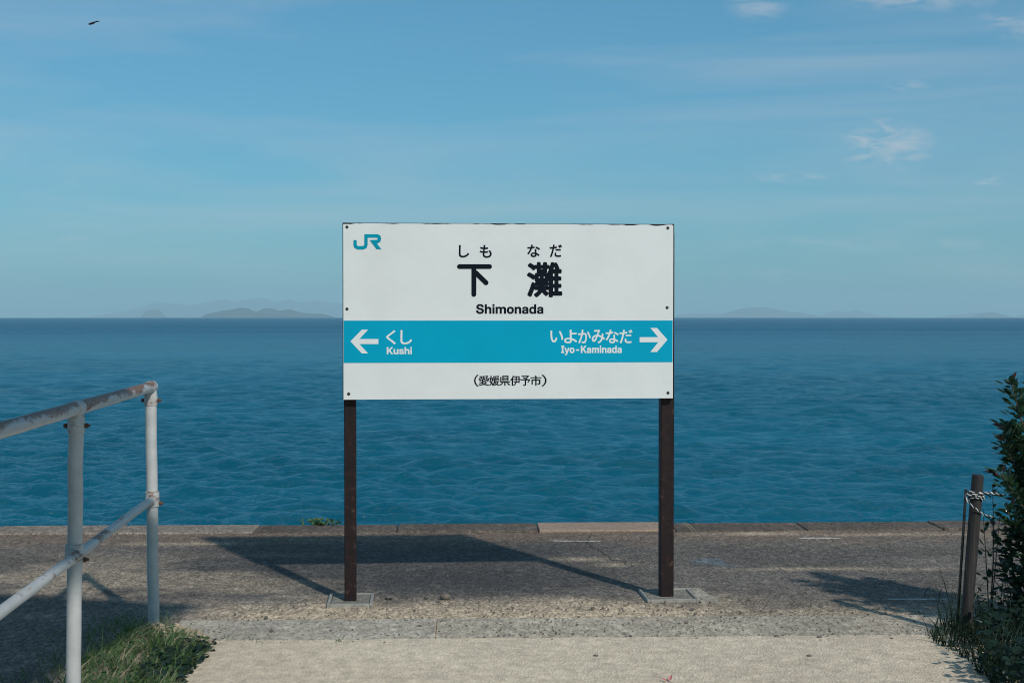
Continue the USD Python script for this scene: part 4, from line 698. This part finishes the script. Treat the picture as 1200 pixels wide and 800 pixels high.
def merge(ms):
    V, F, n = [], [], 0
    for v, f in ms: V.append(v); F.append(np.asarray(f) + n); n += len(v)
    return np.vstack(V), np.vstack(F)
tag(obj('grass', merge(gm), MAT['grass'], smooth=False), 'green grass tufts growing round the foot of the grey handrail', 'grass', kind='stuff')
tag(obj('dry_grass', merge([grass_mesh(patch, 1100, rngg, 0.055, .004, leanr=(.6, 1.6)), grass_mesh(fringe, 420, rngg, .05, .003, leanr=(.6, 1.6))]), MAT['straw']), 'dry straw-coloured blades mixed into the grass by the handrail', 'grass', kind='stuff')

def leaf_shape(n=4):
    t = np.linspace(0, 1, n + 2); w = np.sin(PI * t ** 0.85) ** 0.9 * 0.5
    V, F = [], []
    V.append((0, 0, 0))
    for k in range(1, n + 1):
        V += [(t[k], -w[k], .10 * w[k]), (t[k], 0, -.06 * math.sin(PI * t[k])), (t[k], w[k], .10 * w[k])]
    V.append((1, 0, -.10))
    F += [(0, 1, 2), (0, 2, 3)]
    for k in range(n - 1):
        a = 1 + 3 * k
        F += [(a, a + 3, a + 4), (a, a + 4, a + 1), (a + 1, a + 4, a + 5), (a + 1, a + 5, a + 2)]
    a = 1 + 3 * (n - 1); e = len(V) - 1
    F += [(a, e, a + 1), (a + 1, e, a + 2)]
    return np.array(V, float), np.array(F)
LV, LF = leaf_shape(3)
def leaf_at(pos, direction, normal, length, width):
    x = direction / np.linalg.norm(direction); n = normal - x * (normal @ x); n /= np.linalg.norm(n); y = np.cross(n, x)
    return pos + LV[:, :1] * length * x + LV[:, 1:2] * width * y + LV[:, 2:] * length * n
# low broad leaves creeping over the grass edge
def creeper(poly, n, rng, size, hmax, dens=None):
    p = scatter(poly, n, rng, dens); ms = []
    for (x, y) in p:
        a = rng.uniform(0, 2 * PI); up = rng.uniform(-.1, .7)
        L = size * rng.uniform(.6, 1.3)
        ms.append((leaf_at(np.array([x, y, rng.uniform(.008, hmax)]), np.array([math.cos(a), math.sin(a), up]), np.array([rng.normal(0, .4), rng.normal(0, .4), 1]), L, L * .95), LF))
    return merge(ms)
edgep = Polygon([G2(160, 800), G2(190, 768), G2(215, 757), G2(247, 757), G2(238, 772), G2(208, 806)]).buffer(.02)
tag(obj('ground_ivy', creeper(edgep, 520, rngg, .026, .035), MAT['ivy']), 'dark small-leaved creeper along the path side of the left grass', 'ground cover', kind='stuff')

MAT['clover'] = leaf_mat('clover', [(0.05, 0.105, 0.04), (0.09, 0.15, 0.05), (0.13, 0.17, 0.06), (0.20, 0.16, 0.08)], rough=.45)
tag(obj('clover', creeper(patch, 650, rngg, .020, .045), MAT['clover']), 'small round clover leaves among the grass by the handrail', 'ground cover', kind='stuff')
sparse = Polygon([G2(236, 757), G2(250, 748), G2(330, 751), G2(420, 752), G2(420, 755), G2(300, 757)]).buffer(0)
tag(obj('joint_weeds', merge([grass_mesh(sparse, 110, rngg, .022, .004, lambda x, y: 0.02 + clump(np.stack([x, y], -1), 61, 5, .5, .7)), grass_mesh(Polygon([G2(60, 800), G2(20, 760), G2(60, 735), G2(130, 722), G2(180, 728), G2(150, 742)]).buffer(0), 160, rngg, .05, .004, leanr=(.4, 1.3))]), MAT['grass']), 'thin weeds in the joint along the back edge of the concrete path', 'weeds', kind='stuff')

# right-hand tangle at the foot of the shrub
rp = Polygon([G2(1088, 748), G2(1105, 738), G2(1130, 732), G2(1165, 722), G2(1200, 716), G2(1290, 716), G2(1300, 840), G2(1190, 830), G2(1160, 800), G2(1135, 775), G2(1110, 764)]).buffer(.01)
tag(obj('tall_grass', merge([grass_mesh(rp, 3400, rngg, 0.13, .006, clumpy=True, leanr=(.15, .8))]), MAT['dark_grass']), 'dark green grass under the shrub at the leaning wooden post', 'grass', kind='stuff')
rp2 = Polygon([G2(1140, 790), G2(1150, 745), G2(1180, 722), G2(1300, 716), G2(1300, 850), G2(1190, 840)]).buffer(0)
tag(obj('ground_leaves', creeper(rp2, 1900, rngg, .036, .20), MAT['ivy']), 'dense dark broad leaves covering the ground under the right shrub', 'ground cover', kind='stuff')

def shrub(name, label, base, stems, leaf_len, per_m, seed, mat, young=None, singles=0, group=None, cat='shrub'):
    rng = np.random.default_rng(seed)
    t = thing(name, label, cat, (base[0], base[1], 0), group=group)
    B = np.array([base[0], base[1], 0]); leaves, yl = [], []
    for pts, r0 in stems:
        pts = np.asarray(pts, float) - B
        # smooth the stem
        s = np.linspace(0, 1, len(pts)); ss = np.linspace(0, 1, 14)
        from scipy.interpolate import PchipInterpolator
        c = np.column_stack([PchipInterpolator(s, pts[:, k])(ss) for k in range(3)])
        obj('stem', tube(c, np.linspace(r0, r0 * .3, 14), 6), MAT['bark'], t, smooth=True)
        L = np.linalg.norm(np.diff(c, axis=0), axis=1).sum(); n = int(L * per_m)
        for k in range(n):
            f = rng.uniform(.06, 1) ** .8; idx = f * 13; i = min(int(idx), 12); p = c[i] + (c[i + 1] - c[i]) * (idx - i)
            ax = c[i + 1] - c[i]; ax /= np.linalg.norm(ax)
            a = rng.uniform(0, 2 * PI); o = np.array([math.cos(a), math.sin(a), 0]); o -= ax * (o @ ax); o /= np.linalg.norm(o)
            twig = rng.uniform(0, .17) * (1 - .8 * f)
            dirv = o * rng.uniform(.6, 1) + ax * rng.uniform(.35, 1.1)
            nrm = ax * .8 + np.array([0, 0, .6]) - o * .3 + rng.normal(0, .25, 3)
            ln = leaf_len * rng.uniform(.65, 1.25) * (1 - .3 * f)
            tgt = yl if (young is not None and f > .965 and rng.uniform() < .35) else leaves
            tgt.append((leaf_at(p + o * twig + ax * twig * .6, dirv, nrm, ln, ln * rng.uniform(.50, .66)), p + B))
    # the leaves nearest to the open side are single pieces
    if singles:
        leaves.sort(key=lambda q: q[0][:, 0].mean() + 0.35 * q[0][:, 1].mean())
        for v, _ in leaves[:singles - len(yl)]: obj('leaf', (v, LF), mat, t, smooth=True)
        for v, _ in yl: obj('leaf', (v, LF), young, t, smooth=True)
        rest = leaves[singles - len(yl):]
    else:
        rest = leaves + yl
    if rest: obj('foliage', merge([(v, LF) for v, _ in rest]), mat, t, kind='stuff')
    return t
def stem(base, tip, bow, r=.008):
    b, e = np.array(base, float), np.array(tip, float); mid_ = (b + e) / 2 + np.array(bow)
    return ([b, b * .6 + mid_ * .4, mid_, mid_ * .45 + e * .55 + np.array(bow) * .25, e], r)
SB = np.array([2.92, 6.62, 0.0]); ySh = SB[1]
rs = np.random.default_rng(19)
stems = []
tips = [(1177, 440), (1190, 452), (1168, 506), (1172, 490), (1205, 430), (1225, 420), (1250, 425), (1280, 440), (1164, 545), (1180, 520), (1172, 590), (1168, 625), (1172, 655), (1180, 680), (1196, 470), (1212, 445), (1240, 470), (1265, 480), (1300, 500), (1310, 560), (1192, 700), (1215, 500), (1186, 560), (1182, 610), (1200, 540), (1210, 600), (1225, 560), (1195, 640)]
for (px, py) in tips:
    y = ySh + rs.uniform(-.28, .28) * (1 if px > 1185 else .5)
    tip = at_depth(px + 8, py + 8, y)
    b = SB + np.array([rs.uniform(-.14, .14), rs.uniform(-.12, .12), 0]); b[2] = 0
    stems.append(stem(b, tip, (rs.uniform(-.05, .03) - .04, rs.uniform(-.04, .04), -.02), .007 + .004 * rs.uniform()))
shrub('shrub', 'tall dark glossy-leaved shrub cut off by the right edge of the picture', SB, stems, 0.070, 175, 5, MAT['shrub_leaf'], MAT['young_leaf'], singles=300)
# small shoot between the post and the shrub
b2 = ground(1160, 735)
shrub('seedling', 'small leafy shoot with dark red bud beside the rope on the wooden post', b2, [stem((b2[0], b2[1], 0), at_depth(1163, 571, b2[1]), (.01, 0, 0), .005), stem((b2[0], b2[1], 0), at_depth(1152, 596, b2[1]), (-.0, 0, 0), .004),
      stem((b2[0], b2[1], 0), at_depth(1172, 600, b2[1]), (.0, 0, 0), .004)], .055, 26, 8, MAT['shrub_leaf'], MAT['young_leaf'], singles=120, cat='plant')
# another, taller one added unseen beyond the right edge, to shade the lower right
bb = np.array([3.6, 3.6, 0]); st2 = []
for k in range(60):
    a, rr_ = rs.uniform(0, 2 * PI), rs.uniform(.2, .8); st2.append(stem(bb + [rs.uniform(-.2, .2), rs.uniform(-.2, .2), 0], bb + [rr_ * math.cos(a), rr_ * math.sin(a), rs.uniform(.6, 1.9)], (0, 0, .1), .014))
shrub('shrub', 'tall unseen evergreen shrub added outside the right edge of the view to shade the grass', bb, st2, .075, 70, 9, MAT['shrub_leaf'])

# weed on the platform edge, straws, a few dry twigs
wb = ground(377, 615.5); wv = []
rw = np.random.default_rng(4)
wm = []
for k in range(70):
    a = rw.uniform(0, 2 * PI); p = wb + [rw.normal(0, .07), rw.normal(0, .02), rw.uniform(-.01, .04)]
    wm.append((leaf_at(p, np.array([math.cos(a), math.sin(a), .6]), np.array([0, -.3, 1.0]), rw.uniform(.03, .05), .022), LF))
weed = thing('weed', 'little green weed at the platform edge left of the sign post', 'weed', wb)
wmv, wmf = merge(wm); obj('leaves', (wmv - wb, wmf), MAT['grass'], weed, kind='stuff')
for dx in (-.06, -.02, .03, .07): obj('stem', tube([[dx, 0, -.02], [dx * 1.2, 0, .05]], .002, 5), MAT['bark'], weed)
for p1, lab in (((812, 622), 'left one of two pale dry straws at the platform edge right of the sign'), ((815, 621), 'right one of two pale dry straws at the platform edge right of the sign')):
    a, b = ground(*p1, .02), ground(*p1, .02) + np.array([-.075, .05, .05])
    tag(obj('straw', tube([a, (a + b) / 2 + [0, 0, .006], b], .0022, 5), MAT['straw']), lab, 'straw', 'dry straws at the platform edge')
for (px, py, hh, dx) in ((1100, 705, .075, .015), (1083, 698, .05, .03), (1176, 690, .24, -.09), (1172, 730, .20, .01)):
    a = ground(px, py); lab = {1100: 'thin dark dry stalk standing at the end of the short white line', 1083: 'short dark twig leaning above the middle of the short white line',
                             1176: 'bare arching twig between the wooden post and the shrub', 1172: 'upright thin stalk in the grass just right of the wooden post'}[px]
    tag(obj('stalk', tube([a, a + [dx * .3, 0, hh * .55], a + [dx, 0, hh]], [.003, .0025, .0015], 6), MAT['bark']), lab, 'stalk')
st = trimesh.creation.icosphere(3, 1.0); st.vertices *= (1 + .25 * (meshkit.fbm(st.vertices * 1.3 + 5, 3, 2)[:, None] - .5)); st.apply_scale([.028, .024, .020]); g = ground(522, 702); st.apply_translation(g + [0, 0, .014])
tag(obj('stone', st, MAT['pebble'], smooth=True), 'brown stone lying on the dusty ground right of the left sign post', 'stone')
MAT['red_leaf'] = plain('red_leaf', (0.50, 0.17, 0.16), .6, .25, 30)
g = ground(784.5, 802); rl = leaf_at(np.array(g) + [0, 0, .016], np.array([.3, .8, .55]), np.array([-.3, -.4, 1]), .038, .016)
rl2 = leaf_at(np.array(g) + [-.01, 0, .016], np.array([-.7, .5, .3]), np.array([.2, -.4, 1]), .03, .012)
tag(obj('fallen_petal', merge([(rl, LF), (rl2, LF)]), MAT['red_leaf']), 'small pinkish red petal lying on the concrete path at the bottom edge', 'petal')
# loose grit: real little stones on the dusty ground
rg = np.random.default_rng(23); ico = trimesh.creation.icosphere(0, 1.0); gr = []
zone = Polygon([G2(190, 728), G2(380, 700), G2(830, 700), G2(1090, 715), G2(1080, 752), G2(240, 756)])
for (x, y) in scatter(zone, 1500, rg):
    s = rg.gamma(3, .0008) + .0012; v = ico.vertices * s * rg.uniform(.6, 1.2, 3) + [x, y, .008 + s * .3]; gr.append((v, ico.faces))
for (px, py, s) in ((800, 712, .010), (812, 716, .012), (456, 702, .02), (500, 702, .014), (698, 771, .012), (948, 771, .012), (815, 721, .01), (492, 736, .012), (910, 748, .014), (960, 749, .013)):
    g = ground(px, py); gr.append((ico.vertices * s * np.array([1.2, 1, .6]) + g + [0, 0, .012], ico.faces))
tag(obj('grit', merge(gr), MAT['pebble']), 'loose grit scattered on the ground in front of the sign', 'grit', kind='stuff')

cz = Polygon([G2(182, 734), G2(225, 738), G2(246, 752), G2(215, 758), G2(186, 745)]); cr = []
MAT['crumb'] = plain('tan_crumb', (0.36, 0.29, 0.21), .9, .3, 60)
for (x, y) in scatter(cz, 150, rg):
    s = rg.gamma(4, .002) + .002; cr.append((ico.vertices * s * rg.uniform(.6, 1.3, 3) + [x, y, .008 + s * .4], ico.faces))
tag(obj('crumbs', merge(cr), MAT['crumb']), 'crumbled tan concrete bits at the foot of the far handrail post', 'rubble', kind='stuff')

# ------------------------------------------------------------------ the wooden post with its rope and iron rod
MAT['old_wood'] = M('old_wood', {'g': ('geometry', {}), 'st': ('mapping', {'scale': (70, 70, 4)}), 'n': ('noise_texture', {'scale': 1.0, 'detail': 6.0, 'roughness': .6}), 'r': ('rgb_ramp', {'ramp': [(0.3, (0.018, 0.017, 0.018)), (0.55, (0.030, 0.028, 0.027)), (0.75, (0.075, 0.069, 0.063))]}),
    'b': ('bump', {'strength': .5, 'distance': .004}), 'p': ('principled_bsdf', {'roughness': .8, 'specular_ior_level': .3})}, [('g.position', 'st.vector'), ('st.vector', 'n.vector'), ('n.fac', 'r.fac'), ('r.color', 'p.base_color'), ('n.fac', 'b.height'), ('b.normal', 'p.normal')])
MAT['iron'] = plain('iron_rod', (0.018, 0.020, 0.023), .5, .3, 60)
MAT['white_rope'] = plain('white_rope', (0.55, 0.55, 0.54), .8, .25, 120)
MAT['black_rope'] = plain('black_rope', (0.02, 0.02, 0.022), .8, .2, 120)
WB = ground(1131, 746); yW = WB[1]; WT = at_depth(1146, 556, yW)
post = thing('wooden_post', 'leaning dark weathered wooden post tied with rope next to the shrub', 'post', WB)
def along(k): return (WT - WB) * k
lev = [-.15, 0, .06, .3, .6, .9, .985, 1.0]; rad = [.020, .023, .026, .0275, .028, .028, .028, .026]
pm = tube([along(k) for k in lev], rad, 14)
pm.vertices += .004 * (meshkit.fbm(pm.vertices * 25, 3, 4)[:, None] - .5) * np.array([1, 1, 0])
obj('timber', pm, MAT['old_wood'], post, smooth=45)
RB, RT = ground(1119.5, 740), at_depth(1132.0, 573, yW - .01)
tag(obj('iron_rod', tube([RB - [0, 0, .1], RB * .5 + RT * .5 + [.004, 0, 0], RT], .0068, 8), MAT['iron']), 'thin iron rod standing beside the leaning wooden post', 'rod')
def twine(path, r=.0021, turns=70, label=''):
    p = np.asarray(path, float); dd = np.r_[0, np.cumsum(np.linalg.norm(np.diff(p, axis=0), axis=1))]
    n = max(40, int(dd[-1] / .004)); s = np.linspace(0, dd[-1], n); c = np.column_stack([np.interp(s, dd, p[:, k]) for k in range(3)])
    k = np.ones(5) / 5; c[2:-2] = np.column_stack([np.convolve(c[:, j], k, 'valid') for j in range(3)])
    tt = np.gradient(c, axis=0); tt /= np.linalg.norm(tt, axis=1, keepdims=True)
    u = np.cross(tt, [0, .37, .93]); u /= np.linalg.norm(u, axis=1, keepdims=True); w = np.cross(tt, u)
    ph = s * 2 * PI / .035; o = (np.cos(ph)[:, None] * u + np.sin(ph)[:, None] * w) * r
    return c + o, c - o
rope = thing('rope', 'white and black twisted rope looped round the wooden post into the shrub', 'rope', at_depth(1144, 580, yW))
RO2 = at_depth(1144, 580, yW); wpath = []
def ringp(py, ph, r=.038):
    k = (at_depth(1144, py, yW)[2] - WB[2]) / (WT[2] - WB[2]); c = WB + along(k); return c + [r * math.cos(ph), r * math.sin(ph), 0]
loop = [ringp(578 + 3.2 * math.sin(i * .9) + (i / 40) * 6, i * 2 * PI / 12) for i in range(36)]
loop[0:0] = [RT + [0, -.008, -.01]]
r1 = [at_depth(1170, 577, yW + .02), at_depth(1158, 577.5, yW - .03)] + loop
r2 = [ringp(577, -.6), at_depth(1136, 580, yW - .045), at_depth(1130.5, 578, yW - .035), at_depth(1132.5, 586, yW - .05), at_depth(1141, 594, yW - .05), at_depth(1153, 603, yW - .03), at_depth(1166, 606, yW + .02)]
r3 = [at_depth(1156, 577.5, yW - .03), at_depth(1166, 578.5, yW - .01), at_depth(1178, 579, yW + .03)]
for pth_ in (r1, r2, r3):
    a, b = twine(pth_)
    obj('white_strand', tube(a - RO2, .0024, 6), MAT['white_rope'], rope, smooth=True); obj('black_strand', tube(b - RO2, .0024, 6), MAT['black_rope'], rope, smooth=True)

# ------------------------------------------------------------------ the bird
MAT['feather'] = plain('dark_feather', (0.022, 0.020, 0.02), .7, .3, 30)
BP = at_depth(109.5, 27, 62.0); sc = 62.0 / FPX                    # metres per pixel there
bird = thing('bird', 'dark bird flying high in the blue sky at upper left', 'bird', BP)
body = trimesh.creation.icosphere(3, 1.0); vx = body.vertices
body.vertices = np.column_stack([vx[:, 0] * 3.6 * sc * (1 + .0), vx[:, 1] * 1.9 * sc * (1 - .35 * np.abs(vx[:, 0])), vx[:, 2] * 1.35 * sc * (1 - .3 * np.clip(vx[:, 0], 0, 1))])
body.apply_transform(trimesh.transformations.rotation_matrix(-.30, [0, 1, 0])); body.apply_translation([-1.2 * sc, 0, -.5 * sc]); obj('body', body, MAT['feather'], bird, smooth=True)
hd = trimesh.creation.icosphere(2, 1.2 * sc); hd.apply_translation([-4.6 * sc, 0, -1.4 * sc]); obj('head', hd, MAT['feather'], bird, smooth=True)
def wing(pts, th): 
    v = np.array(pts, float) * sc; up = v + [0, 0, th * sc]; n = len(v)
    return trimesh.convex.convex_hull(np.vstack([v, up])) if n < 5 else cat_mesh([trimesh.convex.convex_hull(np.vstack([v[i:i + 4], up[i:i + 4]])) for i in range(0, n - 2, 2)])
obj('wing', wing([(-.5, -1, 0), (1.5, 1.5, .3), (5, -4, .9), (5.5, -2, 1.0), (9.5, -6, .5), (9.0, -5, .5)], .45), MAT['feather'], bird)
obj('wing', wing([(-.5, 1, .2), (1.8, 2, .4), (-2, 6, 2.4), (0, 7, 2.4), (-4, 11, 3.0), (-3, 11, 3.0)], .35), MAT['feather'], bird)
obj('tail', wing([(2.0, -.8, .5), (2.0, .8, .5), (5.5, 1.2, 1.4), (5.5, -1.2, 1.4)], .3), MAT['feather'], bird)

# ------------------------------------------------------------------ an assumed, unseen shelter above the camera, placed to shade the ground at lower left
MAT['roof'] = plain('shelter_roof', (0.25, 0.25, 0.24), .6, .25, 5)
MAT['shelter_wood'] = plain('shelter_wood', (0.16, 0.11, 0.075), .75, .3, 12)
tip = ground(238, 709); k = 3.2
corner = tip[:2] + SUN[:2] / SUN[2] * k
sh = thing('assumed_shelter', 'open platform shelter roof assumed above the camera, unseen, turned to shade the lower left', 'shelter', (corner[0], corner[1], 0), math.radians(-12))
for i in range(14):
    obj('roof_sheet', bx(-5.6 + i * .4, -5.2 + i * .4 - .004, -5.2, 0.0 - (.02 if i == 13 else 0), k + (.012 if i % 2 else 0), k + .03 + (.012 if i % 2 else 0)), MAT['roof'], sh)
for y in (-4.9, -2.6, -.35): obj('beam', bx(-5.5, -.1, y - .05, y + .05, k - .14, k - .004), MAT['shelter_wood'], sh)
for (x, y) in ((-5.0, -.35), (-5.0, -4.9), (-.2, -4.9)): obj('pillar', bx(x - .06, x + .06, y - .06, y + .06, -.1, k - .145), MAT['shelter_wood'], sh)
